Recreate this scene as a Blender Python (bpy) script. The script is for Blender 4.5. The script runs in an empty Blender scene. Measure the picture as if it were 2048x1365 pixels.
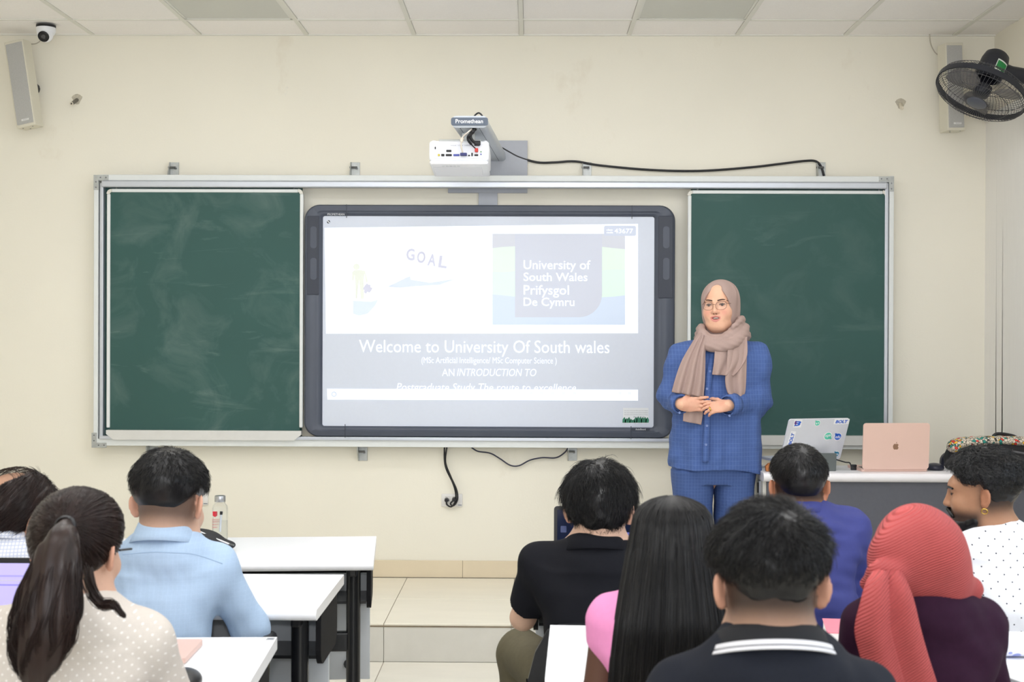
import bpy, bmesh, math, random
import numpy as np
from mathutils import Vector, Matrix
random.seed(7); RNG = np.random.default_rng(7)
SC = bpy.context.scene
COL = SC.collection
R = math.radians

# ---------------------------------------------------------------- camera
F = 2720.0                                   # focal length in pixels of the 2048 x 1365 frame
cam_d = bpy.data.cameras.new('camera'); cam = bpy.data.objects.new('camera', cam_d); COL.objects.link(cam)
cam_d.sensor_width = 36; cam_d.lens = F * 36 / 2048; cam_d.clip_start = .05
CAM = Vector((0, 0, 1.546))
M3 = Matrix.Rotation(R(.8), 3, 'Z') @ Matrix.Rotation(R(90 - .305), 3, 'X') @ Matrix.Rotation(R(.22), 3, 'Z')
cam.matrix_world = Matrix.Translation(CAM) @ M3.to_4x4()
cam_d.dof.use_dof = True; cam_d.dof.focus_distance = 6.6; cam_d.dof.aperture_fstop = 8.0
SC.camera = cam

# ---------------------------------------------------------------- world, daylight, exposure
W = bpy.data.worlds.new('world'); SC.world = W; W.use_nodes = True
W.node_tree.nodes['Background'].inputs[0].default_value = (.75, .85, 1, 1)
W.node_tree.nodes['Background'].inputs[1].default_value = 1.0
def area(name, loc, rot, sx, sy, power, col):
    l = bpy.data.lights.new(name, 'AREA'); l.shape = 'RECTANGLE'; l.size = sx; l.size_y = sy
    l.energy = power; l.color = col
    o = bpy.data.objects.new(name, l); COL.objects.link(o); o.location = loc; o.rotation_euler = rot
    return o
# frontal fill at added rear windows, daylight through right wall windows (behind the camera's view)
area('rear_fill_light', (-.4, -2.34, 1.9), (R(90), 0, 0), 4.6, 1.5, 62, (.88, .94, 1))
area('side_window_daylight', (2.53, 1.9, 1.85), (R(90), 0, R(90)), 4.2, 1.5, 34, (.80, .90, 1))
# flash at the camera, added to brighten the ceiling in front
fl_ = bpy.data.lights.new('added_camera_flash', 'SPOT'); fl_.energy = 260; fl_.spot_size = R(95); fl_.spot_blend = 1; fl_.shadow_soft_size = .05; fl_.color = (1, .98, .97)
fo_ = bpy.data.objects.new('added_camera_flash', fl_); COL.objects.link(fo_); fo_.location = (0, -.12, 1.75)
fo_.rotation_euler = Vector((0, 4.2, 1.75)).to_track_quat('-Z', 'Y').to_euler()
PANEL_W = 7.6                                # strength of the lit ceiling panels
SC.view_settings.view_transform = 'Standard'; SC.view_settings.look = 'None'
SC.view_settings.gamma = 1; SC.view_settings.use_curve_mapping = False
SC.view_settings.exposure = 0.08
SC.cycles.use_denoising = True
SC.cycles.max_bounces = 8; SC.cycles.diffuse_bounces = 5; SC.cycles.transparent_max_bounces = 12
SC.cycles.sample_clamp_indirect = 6

# ---------------------------------------------------------------- helpers
def P(px, py, y):
    """point where the ray through a photo pixel meets the upright plane at depth y"""
    v = M3 @ Vector(((px - 1024) / F, -(py - 682.5) / F, -1))
    return CAM + v * (y / v.y)
def Pz(px, py, z):
    v = M3 @ Vector(((px - 1024) / F, -(py - 682.5) / F, -1))
    return CAM + v * ((z - CAM.z) / v.z)
def s2l(c):
    return tuple(((x / 255) / 12.92 if x / 255 <= .04045 else ((x / 255 + .055) / 1.055) ** 2.4) for x in c)

MATS = {}
def mat(name, rgb, rough=.5, metal=0, spec=.5, noise=0, nscale=8, bump=0, bscale=60, emit=None, es=0, vcol=False,
        alpha=1, trans=0, ior=1.45, sheen=0, stretch=(1, 1, 1), coat=0):
    """procedural material: sRGB colour varied by noise, noise relief; rgb may come from the 'Col' attribute"""
    if name in MATS: return MATS[name]
    m = bpy.data.materials.new(name); m.use_nodes = True; MATS[name] = m
    nt = m.node_tree; b = nt.nodes['Principled BSDF']
    lin = s2l(rgb) + (1,)
    b.inputs['Base Color'].default_value = lin; b.inputs['Roughness'].default_value = rough
    b.inputs['Metallic'].default_value = metal; b.inputs['Specular IOR Level'].default_value = spec
    b.inputs['IOR'].default_value = ior; b.inputs['Transmission Weight'].default_value = trans
    if coat: b.inputs['Coat Weight'].default_value = coat
    if sheen: b.inputs['Sheen Weight'].default_value = sheen; b.inputs['Sheen Roughness'].default_value = .5
    if alpha < 1: b.inputs['Alpha'].default_value = alpha
    if emit is not None:
        b.inputs['Emission Color'].default_value = s2l(emit) + (1,); b.inputs['Emission Strength'].default_value = es
    tc = nt.nodes.new('ShaderNodeTexCoord'); mp = nt.nodes.new('ShaderNodeMapping')
    mp.inputs['Scale'].default_value = stretch; nt.links.new(tc.outputs['Object'], mp.inputs[0])
    src = None
    if vcol:
        a = nt.nodes.new('ShaderNodeVertexColor'); a.layer_name = 'Col'; src = a.outputs[0]
        nt.links.new(src, b.inputs['Base Color'])
    if noise:
        n = nt.nodes.new('ShaderNodeTexNoise'); n.inputs['Scale'].default_value = nscale; n.inputs['Detail'].default_value = 5
        nt.links.new(mp.outputs[0], n.inputs['Vector'])
        mr = nt.nodes.new('ShaderNodeMapRange'); mr.inputs[1].default_value = .25; mr.inputs[2].default_value = .75
        mr.inputs[3].default_value = 1 - noise; mr.inputs[4].default_value = 1 + noise
        nt.links.new(n.outputs[0], mr.inputs[0])
        mx = nt.nodes.new('ShaderNodeMix'); mx.data_type = 'RGBA'; mx.blend_type = 'MULTIPLY'; mx.inputs[0].default_value = 1
        mx.inputs[6].default_value = lin
        if src: nt.links.new(src, mx.inputs[6])
        nt.links.new(mr.outputs[0], mx.inputs[7]); nt.links.new(mx.outputs[2], b.inputs['Base Color'])
    if bump:
        n2 = nt.nodes.new('ShaderNodeTexNoise'); n2.inputs['Scale'].default_value = bscale; n2.inputs['Detail'].default_value = 4
        nt.links.new(mp.outputs[0], n2.inputs['Vector'])
        bp = nt.nodes.new('ShaderNodeBump'); bp.inputs['Strength'].default_value = bump; bp.inputs['Distance'].default_value = .01
        nt.links.new(n2.outputs[0], bp.inputs['Height']); nt.links.new(bp.outputs[0], b.inputs['Normal'])
    return m
class NG:
    """short writer for extra material nodes"""
    def __init__(s, m): s.t = m.node_tree; s.b = s.t.nodes['Principled BSDF']
    def n(s, kind, **kw):
        x = s.t.nodes.new('ShaderNode' + kind)
        for k, v in kw.items(): setattr(x, k, v)
        return x
    def l(s, a, b): s.t.links.new(a, b)
    def math(s, op, a, b=None, c=None):
        x = s.n('Math', operation=op)
        for i, v in enumerate((a, b, c)):
            if v is None: continue
            if isinstance(v, (int, float)): x.inputs[i].default_value = v
            else: s.l(v, x.inputs[i])
        return x.outputs[0]
    def xyz(s):
        t = s.n('TexCoord'); q = s.n('SeparateXYZ'); s.l(t.outputs['Object'], q.inputs[0]); return q.outputs
    def mixc(s, fac, a, b):
        x = s.n('Mix', data_type='RGBA')
        for i, v in ((0, fac), (6, a), (7, b)):
            if isinstance(v, (tuple, list)): x.inputs[i].default_value = tuple(v) + ((1,) if len(v) == 3 else ())
            elif isinstance(v, (int, float)): x.inputs[i].default_value = v
            else: s.l(v, x.inputs[i])
        return x.outputs[2]
    def color(s, c): s.l(c, s.b.inputs['Base Color'])
    def base(s):
        i = s.b.inputs['Base Color']
        return i.links[0].from_socket if i.is_linked else tuple(i.default_value)

class MB:
    """collects shapes into one mesh"""
    def __init__(s): s.v = []; s.f = []
    def add(s, v, f):
        o = len(s.v); s.v += [tuple(p) for p in v]; s.f += [tuple(i + o for i in q) for q in f]; return s
    def box(s, c, size, rot=None, bev=0, seg=2):
        bm = bmesh.new(); bmesh.ops.create_cube(bm, size=1)
        bmesh.ops.scale(bm, vec=size, verts=bm.verts)
        if bev: bmesh.ops.bevel(bm, geom=bm.edges[:], offset=min(bev, min(size) * .49), segments=seg, affect='EDGES', profile=.5)
        M = Matrix.Translation(c) @ (rot.to_4x4() if rot else Matrix())
        bm.verts.ensure_lookup_table()
        s.add([M @ v.co for v in bm.verts], [[v.index for v in f.verts] for f in bm.faces]); bm.free(); return s
    def bb(s, x0, x1, y0, y1, z0, z1, bev=0, seg=2):
        return s.box(((x0 + x1) / 2, (y0 + y1) / 2, (z0 + z1) / 2), (abs(x1 - x0), abs(y1 - y0), abs(z1 - z0)), None, bev, seg)
    def tube(s, pts, r, n=8, cap=True):
        pts = [Vector(p) for p in pts]; k = len(pts); rs = r if isinstance(r, (list, tuple)) else [r] * k
        o = len(s.v); up = None
        for i, p in enumerate(pts):
            t = (pts[min(i + 1, k - 1)] - pts[max(i - 1, 0)]).normalized()
            if up is None: up = Vector((0, 0, 1)) if abs(t.z) < .9 else Vector((1, 0, 0))
            a = t.cross(up).normalized(); b = a.cross(t).normalized(); up = b
            for j in range(n):
                w = 2 * math.pi * j / n; s.v.append(tuple(p + (a * math.cos(w) + b * math.sin(w)) * rs[i]))
        for i in range(k - 1):
            for j in range(n): s.f.append((o + i * n + j, o + i * n + (j + 1) % n, o + (i + 1) * n + (j + 1) % n, o + (i + 1) * n + j))
        if cap: s.f.append(tuple(o + j for j in range(n))[::-1]); s.f.append(tuple(o + (k - 1) * n + j for j in range(n)))
        return s
    def lathe(s, prof, M=None, n=24, a0=0, a1=2 * math.pi):
        """profile of (r, z) turned about local z"""
        M = M or Matrix(); o = len(s.v); full = abs(a1 - a0 - 2 * math.pi) < 1e-6; m = n if full else n + 1
        for r, z in prof:
            for j in range(m):
                w = a0 + (a1 - a0) * j / n; s.v.append(tuple(M @ Vector((r * math.cos(w), r * math.sin(w), z))))
        for i in range(len(prof) - 1):
            for j in range(n if full else m - 1):
                s.f.append((o + i * m + j, o + i * m + (j + 1) % m, o + (i + 1) * m + (j + 1) % m, o + (i + 1) * m + j))
        return s
    def prism(s, out, M, t0, t1):
        """2D outline in local xy, extruded t0..t1 along local z"""
        o = len(s.v); n = len(out)
        for t in (t0, t1):
            for x, y in out: s.v.append(tuple(M @ Vector((x, y, t))))
        s.f.append(tuple(o + i for i in range(n))[::-1]); s.f.append(tuple(o + n + i for i in range(n)))
        for i in range(n): s.f.append((o + i, o + (i + 1) % n, o + n + (i + 1) % n, o + n + i))
        return s
    def build(s, name, m, parent=None, smooth=False, shade_angle=None):
        me = bpy.data.meshes.new(name); me.from_pydata(s.v, [], s.f); me.validate(); me.update()
        bm = bmesh.new(); bm.from_mesh(me); bmesh.ops.recalc_face_normals(bm, faces=bm.faces); bm.to_mesh(me); bm.free()
        return link(name, me, m, parent, smooth)
def link(name, me, m, parent=None, smooth=False):
    o = bpy.data.objects.new(name, me); COL.objects.link(o)
    if m is not None: me.materials.append(m)
    if smooth:
        if smooth == 2: me.shade_smooth()
        else:
            me.shade_smooth()
            try: me.set_sharp_from_angle(angle=R(38))
            except Exception: pass
    if parent:
        o.parent = parent; o.matrix_parent_inverse = pw(parent).inverted()
    return o
def pw(o):
    m = o.matrix_basis.copy()
    return (pw(o.parent) @ o.matrix_parent_inverse @ m) if o.parent else m
def tag(o, label=None, cat=None, group=None, kind=None):
    if label: o['label'] = label
    if cat: o['category'] = cat
    if group: o['group'] = group
    if kind: o['kind'] = kind
    return o
def thing(name, loc, label, cat, group=None):
    o = bpy.data.objects.new(name, None); COL.objects.link(o); o.location = loc; o.empty_display_size = .05
    return tag(o, label, cat, group)
def copy_tree(o, delta, parent=None):
    c = o.copy(); COL.objects.link(c)
    if parent is None: c.matrix_basis = Matrix.Translation(delta) @ o.matrix_basis
    else: c.parent = parent; c.matrix_parent_inverse = o.matrix_parent_inverse
    for ch in [x for x in bpy.data.objects if x.parent == o]: copy_tree(ch, delta, c)
    return c
def rrect(w, h, r, n=5, cx=0, cy=0):
    out = []
    for sx, sy, a in ((1, 1, 0), (-1, 1, 90), (-1, -1, 180), (1, -1, 270)):
        for i in range(n + 1):
            t = R(a + 90 * i / n); out.append((cx + sx * (w / 2 - r) + r * math.cos(t), cy + sy * (h / 2 - r) + r * math.sin(t)))
    return out
FACE = Matrix(((1, 0, 0), (0, 0, -1), (0, 1, 0))).to_4x4()      # local xy plane -> upright plane facing the camera (+z local = -y world)
def at(p, rot=None): return Matrix.Translation(p) @ (rot.to_4x4() if rot else Matrix()) @ FACE
def spline(pts, k=8):
    pts = [Vector(p) for p in pts]; out = []
    for i in range(len(pts) - 1):
        p0, p1, p2, p3 = pts[max(i - 1, 0)], pts[i], pts[i + 1], pts[min(i + 2, len(pts) - 1)]
        for j in range(k):
            t = j / k; out.append(.5 * ((2 * p1) + (-p0 + p2) * t + (2 * p0 - 5 * p1 + 4 * p2 - p3) * t * t + (-p0 + 3 * p1 - 3 * p2 + p3) * t ** 3))
    return out + [pts[-1]]
def text(name, body, M, w, h, m, parent, bold=0, shear=0, depth=.0004, keep=False):
    """flat lettering fitted into w x h metres, lower left corner at the origin of M (local xy)"""
    cu = bpy.data.curves.new(name, 'FONT'); cu.body = body; cu.offset = bold; cu.shear = shear; cu.resolution_u = 3
    o = bpy.data.objects.new('tmp', cu); COL.objects.link(o)
    me = bpy.data.meshes.new_from_object(o.evaluated_get(bpy.context.evaluated_depsgraph_get()))
    bpy.data.objects.remove(o)
    n = len(me.vertices); co = np.empty(n * 3); me.vertices.foreach_get('co', co); co = co.reshape(-1, 3)
    lo = co.min(0); hi = co.max(0); s = np.array([w / (hi[0] - lo[0]), h / (hi[1] - lo[1]), 1])
    if h <= 0: s[1] = s[0]
    co = (co - lo) * s; co[:, 2] = depth
    Mn = np.array(M); co = co @ Mn[:3, :3].T + Mn[:3, 3]
    me.vertices.foreach_set('co', co.ravel()); me.update(); me.name = name; me.materials.clear()
    return link(name, me, m, parent)
def pbox(mb, x0, y0, x1, y1, yf, th, bev=0, seg=2):
    """box whose front face covers a pixel rectangle in the upright plane y=yf, th metres thick behind it"""
    mx, my = (x0 + x1) / 2, (y0 + y1) / 2
    return mb.bb(P(x0, my, yf).x, P(x1, my, yf).x, yf, yf + th, P(mx, y1, yf).z, P(mx, y0, yf).z, bev, seg)

# ---------------------------------------------------------------- room measures
YW = 7.6; ZC = 3.21; ZP = .18; XR = P(1988, 300, YW).x; XL = -3.4; YB = -2.4
PLAT = Pz(900, 1249, ZP).y
# ================================================================ room shell
WALL = mat('cream_wall_paint', (233, 229, 216), .75, noise=.025, nscale=1.3, bump=.05, bscale=90)
def stains(m, col, sc, lo, hi, amt):
    g = NG(m); t = g.n('TexCoord'); mp = g.n('Mapping'); mp.inputs['Scale'].default_value = sc; g.l(t.outputs['Object'], mp.inputs[0])
    n = g.n('TexNoise'); n.inputs['Scale'].default_value = 1; n.inputs['Detail'].default_value = 6; n.inputs['Roughness'].default_value = .62
    g.l(mp.outputs[0], n.inputs['Vector'])
    r = g.n('MapRange'); r.inputs[1].default_value = lo; r.inputs[2].default_value = hi; r.inputs[4].default_value = amt
    g.l(n.outputs[0], r.inputs[0]); g.color(g.mixc(r.outputs[0], g.base(), s2l(col)))
stains(WALL, (190, 172, 144), (2.6, 2.6, 1.7), .64, .82, .35)
stains(WALL, (206, 206, 204), (7, 7, 5), .70, .76, .6)
CREAM = mat('cream_wall_side', (233, 228, 214), .75, noise=.03, nscale=1.3)
def structure(name, mb, m, smooth=False): return tag(mb.build(name, m, None, smooth), kind='structure')
structure('wall_front', MB().bb(XL - .15, XR + .15, YW, YW + .15, -.05, ZC + .25), WALL)
# right wall with the window opening behind the camera's view, left wall, rear wall open for the added windows
rw = MB()
rw.bb(XR, XR + .15, YB, YW, -.05, 1.05); rw.bb(XR, XR + .15, YB, YW, 2.65, ZC + .25); rw.bb(XR, XR + .15, 4.05, YW, 1.05, 2.65); rw.bb(XR, XR + .15, YB, -.25, 1.05, 2.65)
structure('wall_right', rw, CREAM)
structure('wall_left', MB().bb(XL - .15, XL, YB, YW, -.05, ZC + .25), CREAM)
rb = MB()
rb.bb(XL, XR, YB - .15, YB, -.05, 1.1); rb.bb(XL, XR, YB - .15, YB, 2.7, ZC + .25); rb.bb(XL, -2.75, YB - .15, YB, 1.1, 2.7); rb.bb(1.95, XR, YB - .15, YB, 1.1, 2.7)
structure('wall_rear', rb, CREAM)
FRM = mat('window_frame_white', (228, 228, 226), .4)
GLASS = mat('window_glass', (235, 242, 248), .05, alpha=.15)
for nm, x0, x1, y0, y1, z0, z1 in (('window_1', XR + .04, XR + .09, -.25, 4.05, 1.05, 2.65), ('added_rear_window', -2.75, 1.95, YB - .1, YB - .05, 1.1, 2.7)):  # the rear window is added to go with the frontal fill
    w = MB(); lx = x1 - x0 > y1 - y0; n = 5
    for k in range(n + 1):
        if lx: xx = x0 + (x1 - x0) * k / n; w.bb(xx - .025, xx + .025, y0, y1, z0, z1)
        else: yy = y0 + (y1 - y0) * k / n; w.bb(x0, x1, yy - .025, yy + .025, z0, z1)
    w.bb(x0, x1, y0, y1, z0, z0 + .05); w.bb(x0, x1, y0, y1, z1 - .05, z1)
    wf = structure(nm, w, FRM)
    for k in range(n):
        g = MB()
        if lx: a = x0 + (x1 - x0) * k / n; g.bb(a + .025, a + (x1 - x0) / n - .025, (y0 + y1) / 2 - .003, (y0 + y1) / 2 + .003, z0 + .05, z1 - .05)
        else: a = y0 + (y1 - y0) * k / n; g.bb((x0 + x1) / 2 - .003, (x0 + x1) / 2 + .003, a + .025, a + (y1 - y0) / n - .025, z0 + .05, z1 - .05)
        g.build('pane', GLASS, wf)

# floor: slab plus the tiles that can be seen, platform with its tiles, skirting tiles
TILE = mat('floor_tile', (226, 222, 210), .22, noise=.035, nscale=3, stretch=(1, 3, 1))
GROUT = mat('grout', (150, 142, 128), .9, noise=.08, nscale=30)
PT = mat('platform_tile', (232, 227, 212), .2, noise=.03, nscale=2.2, stretch=(1, 4, 1))
RT = mat('riser_tile', (206, 204, 197), .3, noise=.04, nscale=9)
SKT = mat('skirting_tile', (222, 208, 182), .3, noise=.04, nscale=4)
fl = structure('floor', MB().bb(XL, XR, YB, YW, -.06, -.003), GROUT)
X0 = Pz(767, 1249, ZP).x
def edge_tiles(parent, name, m, y0, y1, z0, z1, off=0):
    ks = [X0 + off + .6 * k for k in range(-12, 13)]
    for a in ks:
        b = a + .6
        if a < XL < b: MB().bb(XL, b - .0015, y0, y1, z0, z1).build(name, m, parent)
        if a < XR < b: MB().bb(a + .0015, XR, y0, y1, z0, z1).build(name, m, parent)
def shared_tiles(parent, name, m, size, spots, bev=.0015):
    me = None
    for p in spots:
        if me is None:
            o = MB().box((0, 0, 0), size, None, bev, 1).build(name, m); me = o.data
        else:
            o = bpy.data.objects.new(name, me); COL.objects.link(o)
        o.location = p; o.parent = parent
pl = structure('platform', MB().bb(XL, XR, PLAT + .008, YW, -.003, ZP - .006), GROUT)
NX = [k for k in range(-12, 12) if X0 + .6 * k > XL and X0 + .6 * (k + 1) < XR + .3]
shared_tiles(pl, 'platform_tile', PT, (.597, .597, .012), [(X0 + .6 * k + .3, PLAT + .3 + .6 * j, ZP - .006) for k in NX if X0 + .6 * k + .6 < XR for j in (0, 1)])
shared_tiles(pl, 'riser_tile', RT, (.598, .012, ZP - .012), [(X0 + .6 * k + .3, PLAT + .006, (ZP - .012) / 2) for k in NX if X0 + .6 * k + .6 < XR])
shared_tiles(fl, 'floor_tile', TILE, (.597, .597, .006), [(X0 + .6 * k + .3, PLAT - .3 - .6 * j, -.003) for k in NX if X0 + .6 * k + .6 < XR for j in range(9)])
for j in (0, 1): edge_tiles(pl, 'platform_tile', PT, PLAT + .6 * j + .0015, min(PLAT + .6 * j + .5985, YW), ZP - .012, ZP)
edge_tiles(pl, 'riser_tile', RT, PLAT, PLAT + .012, 0, ZP - .012)
MB().bb(XL, XR, PLAT - .0015, PLAT + .004, ZP - .016, ZP - .009).build('edge_joint', mat('edge_joint_brown', (128, 116, 98), .8, noise=.2, nscale=20), pl)
zs = P(900, 1121, YW).z
bs = structure('baseboard_front', MB().bb(XL, XR, YW - .006, YW, ZP, zs - .002), GROUT)
shared_tiles(bs, 'skirting_tile', SKT, (.598, .012, zs - ZP - .002), [(X0 + .31 + .6 * k + .3, YW - .008, (zs + ZP) / 2) for k in NX if X0 + .6 * k + .91 < XR and X0 + .6 * k + .31 > XL])
edge_tiles(bs, 'skirting_tile', SKT, YW - .014, YW - .002, ZP, zs, .31)

# ceiling: slab, T-bar grid, tiles; two dark panels lit off, lit panels further back
CT = mat('ceiling_tile', (246, 243, 241), .9, noise=.03, nscale=160, bump=.15, bscale=220)
TB = mat('ceiling_grid', (226, 225, 218), .5)
CS = mat('ceiling_void', (200, 198, 194), .9)
ce = structure('ceiling', MB().bb(XL, XR, YB, YW, ZC + .03, ZC + .08), CS)
XG = P(1043, 70, YW).x; YG = YW - .37
cols = [XG + .6 * k for k in range(-6, 6) if XL - .6 < XG + .6 * k < XR]
rows = [YW] + [YG - .6 * j for j in range(17)]
for x in cols:
    if x > XL: MB().bb(x - .012, x + .012, YB, YW, ZC, ZC + .03).build('grid_runner', TB, ce)
for y in rows[1:]:
    if y > YB: MB().bb(XL, XR, y - .012, y + .012, ZC + .001, ZC + .028).build('grid_cross_bar', TB, ce)
MB().bb(XL, XR, YW - .018, YW, ZC - .001, ZC + .03).build('wall_angle', TB, ce)
LOFF = mat('panel_diffuser_off', (205, 206, 200), .45, noise=.01, nscale=40)
LON = mat('panel_diffuser_on', (240, 240, 236), .5, emit=(250, 250, 250), es=PANEL_W)
PF = mat('panel_rim', (222, 222, 216), .4)
offs = {(-3, 1): 'switched off frosted ceiling light panel above the left chalkboard', (1, 1): 'switched off frosted ceiling light panel right of the projector'}
for i, x in enumerate(cols):
    k = round((x - XG) / .6)
    for j in range(len(rows) - 1):
        y1, y0 = rows[j], rows[j + 1]; x1 = x + .6
        xa, xb = max(x + .013, XL), min(x1 - .013, XR); ya = max(y0 + .013, YB)
        if xb - xa < .05 or y1 - .013 - ya < .05: continue
        lamp = (k, j) in offs or (k in (-4, -2, 0, 2) and j in (3, 5, 7, 10, 13) and xb - xa > .55)
        if lamp:
            on = (k, j) not in offs
            t = thing('ceiling_light', ((xa + xb) / 2, (ya + y1) / 2, ZC + .01), offs.get((k, j), 'lit square ceiling light panel behind the camera'), 'ceiling light', 'ceiling lights')
            MB().bb(xa + .012, xb - .012, ya + .012, y1 - .025, ZC + .006, ZC + .016).build('diffuser', LON if on else LOFF, t)
            f = MB()
            for q in ((xa, xa + .012, ya, y1 - .013), (xb - .012, xb, ya, y1 - .013), (xa, xb, ya, ya + .012), (xa, xb, y1 - .025, y1 - .013)): f.bb(*q, ZC + .003, ZC + .02)
            f.build('rim', PF, t)
        else:
            MB().bb(xa, xb, ya, y1 - .013, ZC + .004 + random.uniform(0, .004), ZC + .02, .0015, 1).build('ceiling_tile', CT, ce)

# vertical blind beside the right wall
BL = mat('blind_fabric', (236, 234, 230), .85, noise=.02, nscale=90, stretch=(1, 1, .05))
xb_ = P(1968, 500, YW - .02).x
tb = thing('vertical_blind', (xb_, 7.2, ZP), 'pale grey vertical blind of long fabric slats along the right wall', 'blind')
ztop = P(1975, 243, YW - .05).z
MB().bb(xb_ - .005, xb_ + .035, 5.6, YW - .02, ztop, ztop + .035, .004).build('head_rail', mat('rail_white', (225, 224, 220), .4), tb)
yy = YW - .03; k = 0
while yy > 5.7:
    rot = Matrix.Rotation(0, 3, 'Z')
    lean = .035 if k == 2 else 0
    m = MB(); n = 12
    for q in range(n + 1):
        z = .25 + (ztop - .25) * q / n; sh = lean * (1 - q / n) ** 2
        for w_ in (-.0499, .0499):
            v = rot @ Vector((.004 * math.cos(w_ * 20), w_, 0)); m.v.append((xb_ + .012 + v.x + 0, yy + v.y - sh, z))
    for q in range(n): m.f.append((2 * q, 2 * q + 1, 2 * q + 3, 2 * q + 2))
    o = m.build('slat', BL, tb)
    so = o.modifiers.new('t', 'SOLIDIFY'); so.thickness = .0012
    yy -= .10; k += 1
# ================================================================ front wall fittings
ALU = mat('white_aluminium', (218, 222, 222), .32, .0, .6, noise=.015, nscale=30)
ALU2 = mat('satin_aluminium', (196, 201, 210), .3, .55, noise=.02, nscale=40, stretch=(.05, 1, 1))
GALV = mat('galvanised_steel', (176, 179, 178), .42, .5, noise=.12, nscale=45)
SCREW = mat('screw_steel', (120, 122, 124), .3, .9)
def chalk(name, seed, amt):
    m = mat(name, (44, 82, 78), .6, noise=.05, nscale=2.5)
    g = NG(m); t = g.n('TexCoord'); c = g.base()
    for i, (rot, sc, lo, hi, a) in enumerate((((0, 35, 0), (.8, 1, 4.5), .60, .92, .22 * amt), ((0, -48, 0), (1.2, 1, 7), .64, .92, .24 * amt), ((0, 10, 0), (2.2, 1, 2.2), .5, .95, .16 * amt), ((0, 0, 0), (34, 1, 34), .765, .80, .5))):
        mp = g.n('Mapping'); mp.inputs['Location'].default_value = (seed * 3.1 + i, 0, seed * 1.7); mp.inputs['Rotation'].default_value = [R(q) for q in rot]; mp.inputs['Scale'].default_value = sc
        g.l(t.outputs['Object'], mp.inputs[0])
        n = g.n('TexNoise'); n.inputs['Scale'].default_value = 1.6; n.inputs['Detail'].default_value = 7; n.inputs['Roughness'].default_value = .6; n.inputs['Distortion'].default_value = .8 if i < 3 else 0
        g.l(mp.outputs[0], n.inputs['Vector'])
        r = g.n('MapRange'); r.inputs[1].default_value = lo; r.inputs[2].default_value = hi; r.inputs[4].default_value = a; g.l(n.outputs[0], r.inputs[0])
        c = g.mixc(r.outputs[0], c, s2l((190, 205, 200)))
    g.color(c); return m
YF = YW - .10
# frame with rails carrying the sliding chalkboards
fr = thing('chalkboard_rail_frame', P(985, 890, YF), 'long white aluminium rail frame carrying the sliding chalkboards and spanning the wall', 'board frame')
pbox(MB(), 197, 351, 1779, 363, YF, .06, .003).build('top_rail', ALU, fr)
pbox(MB(), 202, 363, 1775, 376, YF - .012, .05, .006).build('top_track', ALU2, fr)
pbox(MB(), 194, 882, 1779, 896, YF, .06, .003).build('bottom_rail', ALU, fr)
pbox(MB(), 198, 876, 1775, 883, YF - .012, .05, .003).build('bottom_track', ALU2, fr)
for a, b in ((187, 196), (1778, 1787)): pbox(MB(), a, 352, b, 896, YF, .06, .003).build('side_post', ALU, fr)
for a, b in ((199, 206), (1769, 1776)): pbox(MB(), a, 366, b, 884, YF + .006, .05, .003).build('side_track', ALU2, fr)
for cx, cy, sx, sy in ((187, 350, 1, 1), (1788, 353, -1, 1), (183, 896, 1, -1), (1787, 900, -1, -1)):
    m = MB(); y_ = YF - .003
    pbox(m, min(cx, cx + 30 * sx), min(cy, cy + 10 * sy), max(cx, cx + 30 * sx), max(cy, cy + 10 * sy), y_, .004, .001, 1)
    pbox(m, min(cx, cx + 10 * sx), min(cy, cy + 30 * sy), max(cx, cx + 10 * sx), max(cy, cy + 30 * sy), y_ - .0005, .004, .001, 1)
    o = m.build('corner_bracket', GALV, fr)
    for ax, ay in ((14, 5), (25, 5), (5, 14), (5, 25)):
        MB().lathe([(0, .003), (.004, .002), (.0045, 0)], at(P(cx + ax * sx, cy + ay * sy, y_ - .001)), 8).build('screw', SCREW, o)
for px, up in ((345, 1), (707, 1), (1170, 1), (1638, 1), (303, 0), (722, 0), (1141, 0)):
    y0, y1 = (325, 354) if up else (892, 922)
    c = P(px + 4, (y0 + y1) / 2, YW - .004); h = (y1 - y0) / 358
    m = MB().box(c, (.05, .006, h), None, .001, 1)
    m.prism([(0, -h / 2), (0, h / 2), (.012, h / 2), (.055, -h / 2 if up else -h / 4), (.055, -h / 2)] if up else [(0, -h / 2), (0, h / 2), (.06, h / 2), (.06, h / 4), (.012, -h / 2)],
            Matrix.Translation(c + Vector((-.025, 0, 0))) @ Matrix(((0, 0, 1), (-1, 0, 0), (0, 1, 0))).to_4x4(), -.002, .003)
    o = m.build('wall_bracket', GALV, fr)
    MB().tube([c + Vector((-.03, -.02, .01)), c + Vector((.012, -.02, .01))], .006, 8).build('bolt', SCREW, o)
    MB().tube([c + Vector((.008, 0, .006)), c + Vector((.008, -.016, .006))], .007, 6).build('bolt', SCREW, o)
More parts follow.
